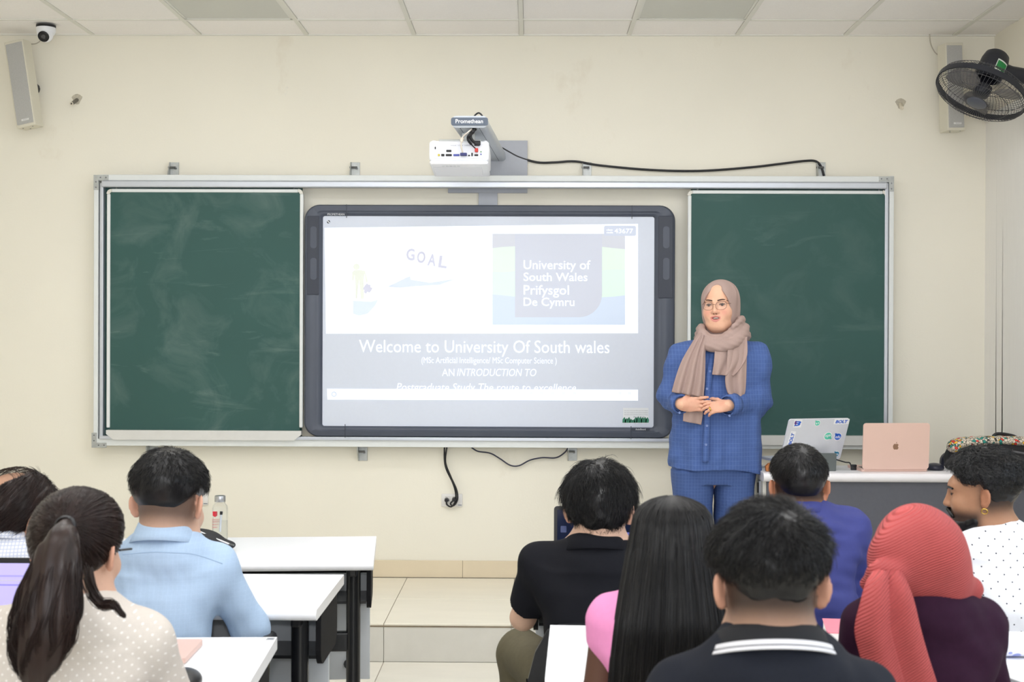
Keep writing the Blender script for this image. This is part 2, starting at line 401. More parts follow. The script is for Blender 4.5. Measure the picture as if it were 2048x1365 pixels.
# fixed green backing boards behind the sliding panels
GB = chalk('chalkboard_green_back', 9, .5)
pbox(MB(), 205, 374, 604, 884, YF + .045, .012).build('backing_board', GB, fr)
pbox(MB(), 1381, 374, 1770, 886, YF + .045, .012).build('backing_board', GB, fr)
def chalkboard(x0, y0, x1, y1, yb, label, m, seed):
    """sliding panel: green face, rounded aluminium edge strips, tray, hangers"""
    yf = YF + .008
    t = thing('chalkboard', P((x0 + x1) / 2, yb, yf), label, 'chalkboard', 'sliding chalkboards')
    g = thing_panel = pbox(MB(), x0 + 6, y0 + 6, x1 - 6, y1 - 3, yf + .006, .014).build('writing_surface', m, t)
    pbox(MB(), x0 + 10, y0, x1 - 10, y0 + 7, yf, .022, .004).build('edge_strip', ALU, t)
    pbox(MB(), x0, y0 + 10, x0 + 7, y1 - 8, yf, .022, .004).build('edge_strip', ALU, t)
    pbox(MB(), x1 - 7, y0 + 10, x1, y1 - 8, yf, .022, .004).build('edge_strip', ALU, t)
    for cx, a in ((x0 + 10, 90), (x1 - 10, 0)):
        c = P(cx, y0 + 10, yf); r1 = 10 / 363; r0 = 3.5 / 363
        out = [(r1 * math.cos(R(a + 90 * i / 6)), r1 * math.sin(R(a + 90 * i / 6))) for i in range(7)] + [(r0 * math.cos(R(a + 90 * i / 6)), r0 * math.sin(R(a + 90 * i / 6))) for i in range(6, -1, -1)]
        MB().prism(out, at(c), -.021, .001).build('corner_piece', mat('corner_plastic', (216, 214, 205), .5), t)
    c0, c1 = P(x0 + 2, y1, yf), P(x1 - 2, y1, yf); zb = P((x0 + x1) / 2, yb, yf).z; zt = P((x0 + x1) / 2, y1 - 3, yf).z
    L = c1.x - c0.x; H = zt - zb
    out = [(0, H), (0, H * .6), (.04, 0), (L - .04, 0), (L, H * .6), (L, H)]
    MB().prism(out, at(Vector((c0.x, yf, zb))), -.02, .028).build('chalk_tray', mat('tray_aluminium', (212, 212, 210), .35, .2, noise=.04, nscale=20), t)
    for px in (x0 + 20, x1 - 18):
        MB().tube([P(px, y0 - 9, yf + .01), P(px, y0 + 1, yf + .01)], .004, 8).lathe([(0, -.004), (.012, -.004), (.012, .004), (0, .004)], at(P(px, y0 - 6, yf + .01)), 12).build('hanger_roller', SCREW, t)
    return t
chalkboard(213, 378, 606, 864, 880, 'green sliding chalkboard with chalk smears on the left of the projection screen', chalk('chalkboard_green', 1, 1.2), 1)
chalkboard(1375, 381, 1776, 874, 890, 'green sliding chalkboard behind the presenter on the right side', chalk('chalkboard_green_dark', 4, .6), 2)

# interactive whiteboard
BZ = mat('dark_grey_bezel', (72, 78, 92), .42, noise=.05, nscale=6, bump=.03, bscale=300)
BZ2 = mat('bezel_dark_panel', (52, 57, 70), .5)
WBM = mat('whiteboard_film', (208, 215, 230), .35, noise=.01, nscale=60)
ywb = YF - .005
wb = thing('interactive_whiteboard', P(980, 876, ywb), 'large interactive whiteboard with dark grey frame showing a projected slide', 'whiteboard')
cB = (P(608, 640, ywb) + P(1350, 640, ywb)) / 2; wB = P(1350, 640, ywb).x - P(608, 640, ywb).x
zT, zBt = P(979, 410, ywb).z, P(979, 876, ywb).z; cB = Vector((cB.x, ywb, (zT + zBt) / 2)); hB = zT - zBt
sx0, sx1 = P(645, 640, ywb).x, P(1308, 640, ywb).x; sz1, sz0 = P(977, 433, ywb).z, P(977, 854, ywb).z
def ring(outer, inner, M, prof):
    """frame swept between two outlines of equal count: list of (fraction outer->inner, height)"""
    m = MB(); n = len(outer)
    for fq, hq in prof:
        for (ax, ay), (bx, by) in zip(outer, inner): m.v.append(tuple(M @ Vector((ax + (bx - ax) * fq, ay + (by - ay) * fq, hq))))
    for i in range(len(prof) - 1):
        for j in range(n): m.f.append((i * n + j, i * n + (j + 1) % n, (i + 1) * n + (j + 1) % n, (i + 1) * n + j))
    return m
MBd = at(cB)
icx, icz = (sx0 + sx1) / 2 - cB.x, (sz0 + sz1) / 2 - cB.z
outer = rrect(wB, hB, .085, 8); inner = rrect(sx1 - sx0, sz1 - sz0, .012, 8, icx, icz)
ring(outer, inner, MBd, [(0, -.05), (0, -.012), (.04, 0), (.12, .008), (.55, .012), (.66, .006), (.74, .006), (.9, .001), (1, -.012), (1, -.02)]).build('frame', BZ, wb, 1)
scr = MB().bb(sx0 - .005, sx1 + .005, ywb + .011, ywb + .03, sz0 - .005, sz1 + .005).build('screen', WBM, wb)
for a, b in ((614, 638), (1317, 1346)):
    pn = pbox(MB(), a, 432, b, 590 if a < 1000 else 597, ywb - .0135, .006, .004).build('button_panel', BZ2, wb)
    for q in (455, 518): MB().prism(rrect(.035, .12, .015), at(P((a + b) / 2 + 1, q + 20, ywb - .0135)), 0, .002).build('button_strip', BZ, pn)
for px, y0, y1 in ((693, 409, 436), (1264, 411, 438), (690, 849, 876), (1262, 853, 879)): pbox(MB(), px - .6, y0, px + .6, y1, ywb - .013, .004).build('frame_joint', BZ2, wb)
INK = mat('light_print', (215, 218, 224), .5)
text('brand_lettering', 'PROMETHEAN', at(P(655, 431, ywb - .0095)), 34 / 363, 4.2 / 363, INK, wb)
bdg = MB().prism(rrect(.10, .013, .005), at(P(1281, 859, ywb - .0095)), 0, .002).build('badge', BZ2, wb)
text('badge_lettering', 'ActivBoard', at(P(1271, 861, ywb - .0125)), 20 / 363, 3.6 / 363, INK, bdg)
MB().lathe([(0, .002), (.008, .002), (.009, 0)], at(P(657, 444, ywb + .010)), 16).build('pen_mark', BZ2, wb)
MB().prism([(-.008, -.003), (.008, -.003), (.008, .003), (-.008, .003)], at(P(657, 444, ywb + .0075), Matrix.Rotation(R(45), 3, 'Y')), 0, .0005).build('pen_mark', INK, wb)
# projected slide: projector light put into emissive pieces on the white film
ys = ywb + .0105
def lit(name, c, s): return mat('slide_' + name, (208, 215, 230), .4, emit=c, es=s)
LW = lit('white', (255, 255, 255), .5)
def quad(name, pts, m, par, lift):
    return MB().prism([(p.x, p.z) for p in [P(a, b, ys) for a, b in pts]], Matrix.Translation((0, ys, 0)) @ FACE, lift, lift + .0002).build(name, m, par)
quad('slide_panel', [(652, 668), (1276, 667), (1276, 448), (649, 456)], LW, scr, .0002)
quad('slide_toolbar', [(655, 800), (1276, 802), (1276, 780), (654, 778)], LW, scr, .0022)
# picture with layered hills and water, then the logo block
pic = [(985, 468, 1250, 496, (230, 180, 120), .05), (985, 496, 1250, 542, (205, 255, 140), .26), (985, 542, 1250, 592, (190, 255, 160), .26), (985, 592, 1250, 650, (145, 205, 255), .18)]
for i, (a, b, c, d, colr, s) in enumerate(pic):
    top = [(c - (c - a) * k / 12, b + (0 if i == 0 else 3 * math.sin(k * .9 + i * 2))) for k in range(13)]
    quad('slide_picture_band', [(a, d + 4 if i < 3 else d), (c, d + 4 if i < 3 else d)] + top, lit('band%d' % i, colr, s), scr, .0005 + i * .0001)
lg = [(1030, 635)] + [(1158 + 46 * math.sin(R(t)), 589 + 46 * math.cos(R(t))) for t in range(0, 91, 10)] + [(1204, 468), (1030, 468)]
quad('logo_block', lg, lit('purple', (200, 150, 225), .03), scr, .0011)
for i, (s_, x1) in enumerate((('University of', 1181), ('South Wales', 1175), ('Prifysgol', 1138), ('De Cymru', 1149))):
    base = (540, 563, 590, 612)[i]; top = (521, 546, 571, 596)[i]; dz = (5, 0, 6, 6)[i]
    text('logo_lettering', s_, at(P(1047, base + dz - .5, ys - .0014)), (x1 - 1047) / 363, (base + dz - top) / 363, LW, scr, bold=.008)
for i, (ch, px, py, rr) in enumerate((('G', 812, 521, -3), ('O', 833, 526, -5), ('A', 854, 531, -7), ('L', 876, 535, -8))):
    text('goal_letter', ch, at(P(px, py, ys - .0005), Matrix.Rotation(R(-rr), 3, 'Y')), 17 / 363, 24 / 363, lit('lilac', (200, 60, 230), .06), scr, bold=.03)
YL = lit('pale_yellow', (255, 250, 90), .20)
quad('figure_head', [(713 + 6.5 * math.cos(R(t)), 534 + 6.5 * math.sin(R(t))) for t in range(0, 360, 20)][::-1], YL, scr, .0005)
quad('figure_body', [(714, 599), (718, 560), (722, 599), (728, 598), (727, 560), (729, 548), (732, 566), (736, 564), (730, 542), (720, 540), (708, 541), (704, 545), (704, 562), (708, 562), (709, 550), (711, 570), (711, 597)], YL, scr, .0006)
quad('puzzle_piece', [(726, 578), (731, 570), (734, 567), (737, 570), (741, 570), (741, 575), (745, 576), (743, 581), (739, 586), (735, 584), (732, 588), (728, 585), (729, 581)], lit('lilac2', (210, 60, 220), .06), scr, .0007)
quad('figure_shadow', [(706, 602), (742, 604), (756, 600), (750, 612), (735, 628), (718, 632), (706, 628)], lit('pale_blue', (205, 235, 255), .22), scr, .0004)
quad('puzzle_shadow', [(775, 574), (800, 562), (812, 556), (820, 553), (822, 560), (860, 566), (912, 558), (880, 570), (830, 573), (800, 576)], lit('pale_blue2', (200, 225, 255), .2), scr, .0004)
text('slide_title', 'Welcome to University Of South wales', at(P(718, 713, ys - .0008)), 502 / 363, 33 / 363, LW, scr, bold=.0)
text('slide_subtitle', '(MSc Artificial Intelligence/ MSc Computer Science )', at(P(843, 730.5, ys - .0008)), 271 / 363, 16 / 363, LW, scr, bold=.0)
text('slide_line', 'AN', at(P(884, 752.5, ys - .0008)), 25 / 363, 14.5 / 363, LW, scr, bold=.0)
text('slide_line', 'INTRODUCTION TO', at(P(914, 752.5, ys - .0008)), 159 / 363, 15 / 363, LW, scr, bold=.0, shear=.2)
text('slide_line', 'Postgraduate Study The route to excellence', at(P(793, 787, ys - .0008)), 360 / 363, 20.5 / 363, LW, scr, bold=.0, shear=.2)
bc = lit('badge', (100, 150, 255), .05)
MB().prism(rrect(64 / 363, 20 / 363, .008), at(P(1240, 462, ys - .0012)), 0, .0003).build('class_code_badge', bc, scr)
text('badge_digits', '43677', at(P(1229, 467, ys - .0016)), 37 / 363, 9.5 / 363, LW, scr, bold=.01)
text('badge_words', 'class\ncode', at(P(1213, 467, ys - .0016)), 13 / 363, 9 / 363, LW, scr, bold=.01)
IC = lit('icon', (120, 170, 255), .12)
for px in (668, 858, 887, 905, 926, 953, 975, 1040, 1062, 1083, 1105, 1127, 1149, 1240, 1259):
    r = 5.5 if px == 668 else 2.6
    ring([(r / 363 * math.cos(R(t)), r / 363 * math.sin(R(t))) for t in range(0, 360, 30)], [(r * .62 / 363 * math.cos(R(t)), r * .62 / 363 * math.sin(R(t))) for t in range(0, 360, 30)], at(P(px, 789 if px == 668 else 787, ys - .0026)), [(0, 0), (0, .0003), (1, .0003), (1, 0)]).build('toolbar_icon', IC, scr)
# paper sticker on the film
LEAF = mat('leaf_print', (52, 120, 96), .6, noise=.3, nscale=60)
GRYP = mat('grey_print', (120, 128, 140), .6)
sk = MB().prism([(0, 0), (.14, 0), (.14, .085), (0, .085)], at(P(1246, 847, ys)), .0003, .0006).build('sticker', mat('sticker_paper', (222, 226, 232), .5), scr)
for i in range(11):
    px = 1248 + 4.6 * i; hh = random.uniform(5, 15)
    MB().prism([(-.009, 0), (.009, 0), (.011, hh / 800), (.003, hh / 400), (-.008, hh / 700)], at(P(px, 846, ys - .0008)), 0, .0002).build('leaf', LEAF, sk)
for i in range(3): text('sticker_lettering', 'for your interactive flat panel and display', at(P(1249, 823 + 4 * i, ys - .0008)), 47 / 363, 2 / 363, GRYP, sk)
text('sticker_lettering', '00-11-22-33', at(P(1267, 836, ys - .0008)), 22 / 363, 3 / 363, GRYP, sk)

# projector arm and its wall plate
ARM = mat('arm_silver', (186, 192, 200), .35, .25, noise=.015, nscale=30)
PLT = mat('plate_grey', (168, 172, 182), .45, noise=.02, nscale=40, bump=.02, bscale=300)
PWH = mat('projector_white', (232, 234, 240), .35, coat=.1)
BLK = mat('black_plastic', (24, 24, 28), .4, noise=.05, nscale=40)
CAP = mat('arm_cap_slate', (84, 94, 110), .45)
YC = 6.34; zc_ = P(939, 243, YC).z; xc_ = P(939, 243, YC).x
pa = thing('projector_boom', (xc_, YW - .02, zc_), 'silver projector boom arm with wall plate and slate lettered end cap', 'projector arm')
pbox(MB(), 896, 281, 1055, 386, YW - .02, .018, .002).build('wall_plate', PLT, pa)
pbox(MB(), 957, 385, 995, 414, YW - .016, .014, .002).build('wall_plate', PLT, pa)
xw = P(975, 300, YW).x + .02
bar = MB(); out = rrect(.165, .055, .02, 5); n = len(out)
for y_, cx in ((YC + .01, xc_), (YW - .02, xw)):
    for a, b in out: bar.v.append((cx + a, y_, zc_ + b))
bar.f.append(tuple(range(n))); bar.f.append(tuple(range(n, 2 * n)))
for i in range(n): bar.f.append((i, (i + 1) % n, n + (i + 1) % n, n + i))
bar.build('boom', ARM, pa, 1)
for q in (-.045, .045):
    MB().tube([(xc_ + q, YC + .02, zc_ - .0275), (xw + q, YW - .03, zc_ - .0275)], .0015, 6).build('boom_groove', CAP, pa)
MB().prism(rrect(.172, .036, .009), at((xc_, YC + .012, zc_)), 0, .014).build('end_cap', CAP, pa)
text('cap_lettering', 'Promethean', at((xc_ - .065, YC - .003, zc_ - .009)), .128, .019, mat('white_print', (244, 246, 250), .5), pa, bold=.01)
MB().tube(spline([P(947, 240, YC + .08), P(949, 232, YC + .08), P(957, 226, YC + .08), P(964, 231, YC + .08), P(968, 240, YC + .08)], 6), .004, 8).build('cable_loop', BLK, pa)
# projector
pj_y = 6.42; pc = P(918, 302, pj_y)
pj = thing('projector', (pc.x, pj_y + .15, pc.z), 'white projector hanging under the boom arm with cables in its rear sockets', 'projector')
wP = .283; zt = P(918, 281, pj_y).z; zb = P(918, 322, pj_y).z; hP = zt - zb; TILT = Matrix.Rotation(R(-4), 3, 'X')
PM = Matrix.Translation((pc.x, pj_y, (zt + zb) / 2)) @ TILT.to_4x4()
def pjm(x, y, z): return PM @ Vector((x, y, z))
b = MB().box(PM @ Vector((0, .15, .0)), (wP, .30, hP), TILT, .014, 3); b.build('upper_case', PWH, pj, 1)
b = MB().box(PM @ Vector((0, .155, -hP / 2 - .008)), (wP - .006, .31, .02), TILT, .009, 3); lc = b.build('lower_case', PWH, pj, 1)
MB().box(PM @ Vector((-.01, .16, -hP / 2 - .019)), (wP - .05, .2, .004), TILT, .002).build('hatch', mat('projector_hatch', (222, 224, 230), .4), lc)
for i in range(5): MB().box(PM @ Vector((-.075 + .018 * i, .035, -hP / 2 - .0185)), (.013, .014, .003), TILT, .001).build('key', mat('projector_key', (205, 208, 214), .4), lc)
MB().box(PM @ Vector((0, .0, -.002)), (wP - .05, .004, hP - .03), TILT, .002).build('socket_panel', mat('projector_panel', (220, 222, 230), .4), pj)
SO = [(-.112, .012, .005, .012, BLK), (-.095, -.022, .010, .010, mat('socket_yellow', (190, 175, 60), .4)), (-.076, -.022, .015, .011, BLK), (-.048, -.022, .028, .010, BLK), (-.048, -.002, .024, .010, BLK), (-.012, -.022, .028, .010, mat('vga_blue', (70, 80, 160), .4)),
      (.048, -.024, .009, .006, BLK), (.062, -.019, .007, .016, BLK), (.082, -.022, .018, .008, BLK), (.104, -.006, .006, .006, mat('jack_green', (90, 140, 90), .4)), (.104, -.018, .006, .006, mat('jack_blue', (70, 90, 170), .4)), (.085, .032, .026, .02, BLK)]
for x, z, w_, h_, m_ in SO: MB().box(pjm(x, -.003, z), (w_, .006, h_), TILT, .0015, 1).build('socket', m_, pj)
for x in (-wP / 2 + .02, wP / 2 - .02): MB().lathe([(.012, 0), (.012, .008), (.009, .012), (0, .012)], Matrix.Translation(pjm(x, .05, hP / 2 - .003)), 12).build('foot', PWH, pj, 1)
MB().box(pjm(0, .16, hP / 2 + .012), (.2, .2, .012), TILT, .002).bb(pc.x + .01, pc.x + .07, pj_y + .1, pj_y + .16, zt, zc_ - .02).build('mount_plate', GALV, pj)
text('panel_lettering', 'VGA  USB  HDMI', at(pjm(-.04, -.004, .022)), .1, .004, GRYP, pj)
pv = MB().box(pjm(.022, -.010, -.02), (.032, .016, .014), TILT, .003); pv.build('vga_plug', mat('vga_plug_blue', (52, 56, 110), .4), pj)
wc = thing('video_cable', pjm(.02, -.02, 0), 'pale video cable with ferrite bead plugged into the projector', 'cable')
top = Vector((xc_ + .012, YC + .03, zc_ - .03))
pts = spline([top, top + Vector((-.02, -.02, -.02)), pjm(.02, -.045, .055), pjm(.012, -.04, .02), pjm(.018, -.018, -.012)], 8)
MB().tube(pts, .004, 8).build('cord', mat('ivory_cord', (222, 214, 204), .5), wc, 2)
MB().tube([pts[17], pts[21]], .008, 10).build('ferrite_bead', mat('ivory_bead', (220, 208, 194), .5), wc, 1)
bc_ = thing('power_cable', pjm(.06, -.02, 0), 'black cable bundle hanging from the boom into the projector', 'cable')
MB().tube(spline([top + Vector((.005, 0, 0)), top + Vector((.005, -.03, -.02)), pjm(.046, -.04, .06), pjm(.046, -.04, .04), pjm(.066, -.022, .018), pjm(.080, -.014, .006)], 8), [.007] * 20 + [.006] * 10 + [.003] * 11, 8).build('cord', BLK, bc_, 2)
MB().tube(spline([top + Vector((.015, 0, 0)), pjm(.055, -.03, .07), pjm(.062, -.02, .045), pjm(.085, -.006, .032)], 8), .008, 8).build('cord', BLK, bc_, 2)
MB().box(pjm(.083, -.010, .0), (.016, .018, .018), TILT, .003).build('hdmi_plug', mat('plug_red', (190, 50, 44), .4), bc_)
MB().box(pjm(.088, -.010, .034), (.028, .02, .02), TILT, .003).build('power_plug', BLK, bc_)

def cable(name, pts, y, r, label, m=BLK):
    o = MB().tube(spline([P(a, b, y + (q[0] if q else 0)) for a, b, *q in pts], 6), r, 8).build(name, m, None, 2); return tag(o, label, 'cable')
cable('projector_power_cord', [(1003, 295), (1020, 305), (1040, 315), (1075, 325), (1110, 325), (1150, 323), (1200, 331), (1300, 340), (1400, 342), (1500, 335), (1560, 328), (1610, 322), (1632, 323), (1643, 335), (1648, 352)], YW - .015, .0065, 'long black cord running above the board from the projector arm')
cable('hanging_cord', [(940, 893), (955, 903), (980, 907), (1000, 918), (1020, 931), (1038, 932), (1060, 921), (1085, 916), (1112, 916), (1130, 905), (1137, 893)], YW - .02, .004, 'thin dark cord sagging below the board beside a wall bracket', mat('navy_cord', (52, 54, 72), .5))
PLATE = mat('socket_plate', (224, 222, 220), .4)
def socket(px, py, label):
    c = P(px, py, YW); t = thing('wall_socket', c + Vector((0, -.005, 0)), label, 'socket', 'wall sockets')
    MB().box(c + Vector((0, -.005, 0)), (.118, .012, .072), None, .004).build('plate', PLATE, t, 1)
    for dx in (-.022, .014):
        q = MB().box(c + Vector((dx, -.012, 0)), (.03, .004, .05), None, .002).build('outlet', mat('socket_insert', (214, 212, 208), .4), t)
        for e in (-.006, .006): MB().box(c + Vector((dx + e, -.0145, 0)), (.003, .002, .01)).build('slot', BLK, q)
    MB().box(c + Vector((.045, -.012, -.026)), (.02, .002, .004)).build('mark', GRYP, t)
    return t
socket(904, 1001, 'white wall socket plate under the board with black plugs in it')
socket(396, 998, 'white wall socket plate half hidden behind the man in blue shirt')
for i, pl_ in enumerate(([(889, 893), (889, 920), (893, 940), (905, 965), (911, 985), (911, 1003), (903, 1014), (894, 1010), (893, 1001)], [(894, 893), (891, 925), (902, 955), (913, 980), (915, 1000), (907, 1012), (901, 1008), (908, 1000)])):
    y_ = YW - .03 - .006 * i
    t = thing('plug_cord', P(*pl_[-1], y_), ('black cord from the board to the left plug of the socket', 'black cord from the board to the right plug of the socket')[i], 'cable')
    MB().tube(spline([P(a, b, y_) for a, b in pl_], 6), .0045, 8).build('cord', BLK, t, 2)
    e = P(*pl_[-1], y_); MB().tube([(e.x, YW - .016, e.z), (e.x, YW - .05, e.z)], [.013, .010], 10).build('plug', BLK, t, 1)

# loudspeakers
SPB = mat('speaker_ivory', (214, 210, 194), .5); SPG = mat('speaker_grille', (176, 176, 174), .6, noise=.15, nscale=400)
def speaker(cx, cy, w, h, dep, roll, yfr, label, yaw=0):
    c = P(cx, cy, yfr); rot = Matrix.Rotation(R(yaw), 3, 'Z') @ Matrix.Rotation(R(roll), 3, 'Y')
    t = thing('column_speaker', c + Vector((0, dep, 0)), label, 'loudspeaker', 'column loudspeakers')
    q = lambda x, y, z: c + rot @ Vector((x, y, z))
    m = MB(); m.box(q(0, dep / 2, 0), (w, dep, h), rot, .004); bo = m.build('cabinet', SPB, t)
    MB().box(q(.0, .001, 0), (w - .014, .008, h - .03), rot, .003).build('grille', SPG, t)
    bd = MB().box(q(.004, -.004, -h / 2 + .038), (.045, .003, .010), rot, .001).build('badge', mat('badge_white', (230, 230, 228), .5), t)
    text('badge_lettering', 'BOSCH', Matrix.Translation(q(-.007, -.0062, -h / 2 + .0355)) @ rot.to_4x4() @ FACE, .028, .005, GRYP, bd)
    for x, y in ((-.03, .02), (.03, .02), (-.01, .06)): MB().lathe([(0, -.002), (.004, -.002), (.004, .001)], Matrix.Translation(q(x, y, -h / 2)) @ rot.to_4x4(), 8).build('screw', SCREW, bo)
    MB().tube([q(0, dep, .0), (q(0, dep, 0).x, YW, q(0, dep, 0).z)], .035, 12).build('wall_mount', BLK, t)
    return t
speaker(39, 167, .115, .482, .085, -9.5, YW - .17, 'ivory column loudspeaker leaning on the wall below the ceiling camera', -12)
speaker(1911, 173, .103, .478, .10, -2, YW - .15, 'ivory column loudspeaker on the wall behind the black fan', 9)
cable('speaker_wire', [(84, 77), (78, 84), (68, 88), (52, 87)], YW - .05, .003, 'thin grey wire from the ceiling camera to the loudspeaker', mat('grey_wire', (176, 170, 156), .6))
cable('speaker_wire', [(1859, 60), (1861, 85), (1868, 102), (1876, 110), (1884, 114)], YW - .03, .003, 'thin grey wire from the ceiling to the loudspeaker behind the fan', MATS['grey_wire'])
# pipe stubs
PVC = mat('pipe_ivory', (222, 214, 196), .5, noise=.06, nscale=30)
for px, py, lab, d in ((152, 207, 'short dark pipe stub sticking out of the wall beside the left loudspeaker', 1), (1799, 216, 'short ivory pipe stub sticking out of the right part of the wall', 0)):
    c = P(px, py, YW); t = thing('pipe_stub', c, lab, 'pipe', 'pipe stubs')
    e = c + Vector((-.004, -.06, -.012)); s_ = c + Vector((.006, 0, .02))
    MB().tube([s_, e], .010, 12, cap=False).tube([e, s_], .0075, 12).build('sleeve', mat('pipe_grey', (110, 106, 96), .6) if d else PVC, t, 1)
    MB().lathe([(.0105, 0), (.006, 0), (.006, .006), (.0105, .006)], at(e), 12).build('rim', PVC, t)
    MB().prism([(.026 * math.cos(a) * (1 + .3 * math.sin(3 * a)), .03 * math.sin(a) + .004) for a in np.linspace(0, 6.1, 14)], at(s_), -.001, .0015).build('plaster_patch', mat('patch_plaster', (206, 192, 166) if not d else (190, 184, 168), .9, noise=.15, nscale=80), t)
# turret camera under the ceiling
c = P(92, 46, 7.35); c.z = ZC
t = thing('dome_camera', c, 'white turret security camera under the ceiling in the corner', 'security camera')
MB().lathe([(.052, 0), (.052, -.012), (.050, -.014)], Matrix.Translation(c), 28).build('base_ring', BLK, t, 1)
MB().lathe([(.051, -.010), (.051, -.03), (.046, -.045), (.036, -.058), (0, -.062)], Matrix.Translation(c), 28).build('housing', PWH, t, 1)
d = (CAM - c).normalized(); Rm = Vector((0, 0, 1)).rotation_difference(Vector((.0, -.86, -.5))).to_matrix().to_4x4()
bl = MB().lathe([(.001, -.042)] + [(.042 * math.cos(R(a)), .042 * math.sin(R(a))) for a in range(-85, 46, 10)] + [(.026, .033)], Matrix.Translation(c + Vector((0, -.010, -.052))) @ Rm, 28).build('eyeball', PWH, t, 1)
MB().lathe([(.030, .029), (.030, .034), (.026, .036), (.024, .033), (0, .032)], Matrix.Translation(c + Vector((0, -.010, -.052))) @ Rm, 28).build('lens_ring', BLK, bl, 1)
MB().lathe([(.012, .032), (.012, .036), (0, .038)], Matrix.Translation(c + Vector((0, -.010, -.052))) @ Rm, 20).build('lens', mat('lens_grey', (70, 70, 74), .15), bl, 1)

# wall fan
fy = 6.8; c = P(1963, 184, fy); vw = (CAM - c).normalized(); u_ = Vector((-.40, 0, -.92)); u_ = (u_ - vw * u_.dot(vw)).normalized(); ax = (vw * math.cos(R(61)) + u_ * math.sin(R(61))).normalized()
zq = ax; xq = Vector((1, 0, 0)) - zq * zq.x; xq.normalize(); yq = zq.cross(xq)
FM = Matrix.Translation(c) @ Matrix((xq, yq, zq)).transposed().to_4x4()
FB = mat('fan_black', (38, 40, 48), .42, noise=.04, nscale=20); FW = mat('fan_wire', (74, 74, 78), .4, .2)
t = thing('wall_fan', c, 'black caged wall fan in the upper right corner tilted downwards', 'fan')
RF = .222
MB().lathe([(RF, -.014), (RF + .006, -.014), (RF + .006, .014), (RF, .014), (RF, -.014)], FM, 64).build('cage_ring', FB, t, 1)
NW = 72
def wires(prof, name):
    m = MB()
    for k in range(NW):
        w = 2 * math.pi * k / NW
        m.tube([FM @ Vector((r * math.cos(w + tw), r * math.sin(w + tw), z)) for r, z, tw in prof], .0011, 4, False)
    return m.build(name, FW, t)
fp = [(RF, .008, 0), (RF * .97, .03, .0), (RF * .82, .052, .02), (RF * .55, .064, .06), (RF * .22, .066, .14)]
bp_ = [(RF, -.008, 0), (RF * .97, -.035, 0), (RF * .80, -.062, .02), (RF * .5, -.078, .04), (RF * .28, -.08, .05)]
wires(fp, 'front_grille'); wires(bp_, 'rear_grille')
for r, z in ((RF * .97, .03), (RF * .7, .059), (RF * .97, -.035), (RF * .66, -.071)):
    MB().tube([FM @ Vector((r * math.cos(a), r * math.sin(a), z)) for a in np.linspace(0, 2 * math.pi, 49)], .0016, 5, False).build('grille_hoop', FW, t)
MB().lathe([(0, .074), (.035, .073), (.050, .068), (.052, .062), (0, .060)], FM, 28).build('hub_cap', mat('fan_hub_grey', (84, 87, 97), .4), t, 1)
MB().lathe([(0, .02), (.038, .018), (.043, .005), (.043, -.03), (0, -.03)], FM, 24).build('blade_hub', FB, t, 1)
BLD = mat('fan_blade', (120, 118, 120), .3, alpha=.55)
for k in range(3):
    a0 = R(120 * k + 25); m = MB(); n = 10
    for i in range(n + 1):
        f_ = i / n; r = .04 + f_ * .155
        for s_, zz in ((-1, -.022), (0, -.004), (1, .018)):
            wd = (.25 + .55 * math.sin(math.pi * min(1, .18 + f_ * .72))) * .9
            a = a0 + s_ * wd * .75 + .25 * f_; m.v.append(tuple(FM @ Vector((r * math.cos(a), r * math.sin(a), zz * (1 - .3 * f_)))))
    for i in range(n):
        for j in (0, 1): m.f.append((3 * i + j, 3 * i + j + 1, 3 * i + 4 + j, 3 * i + 3 + j))
    o = m.build('blade', BLD, t, 2); o.modifiers.new('s', 'SOLIDIFY').thickness = .002
MB().lathe([(.050, -.075), (.066, -.085), (.070, -.12), (.068, -.18), (.060, -.215), (.046, -.228), (0, -.23)], FM, 32).build('motor_housing', FB, t, 1)
va = ((CAM - c) - zq * (CAM - c).dot(zq)).normalized(); va = (Matrix.Rotation(R(-28), 3, zq) @ va)   # side of the motor facing the room
an = math.atan2(va.dot(yq), va.dot(xq))
lb = MB().lathe([(.0712, -.105), (.0712, -.165)], FM, 10, an - .55, an + .35).build('label', mat('fan_label_white', (226, 230, 224), .5), t)
MB().lathe([(.0716, -.112), (.0716, -.158)], FM, 10, an - .50, an + .30).build('label_print', mat('fan_label_green', (40, 132, 70), .5), lb)
pk = FM @ Vector((0, 0, -.14)); wl = Vector((XR, pk.y + .02, pk.z - .06))
MB().tube([pk, pk + (wl - pk) * .35, wl], [.05, .035, .045], 14).build('arm', FB, t, 1)
MB().box(wl, (.03, .13, .2), None, .008).build('wall_base', FB, t, 1)
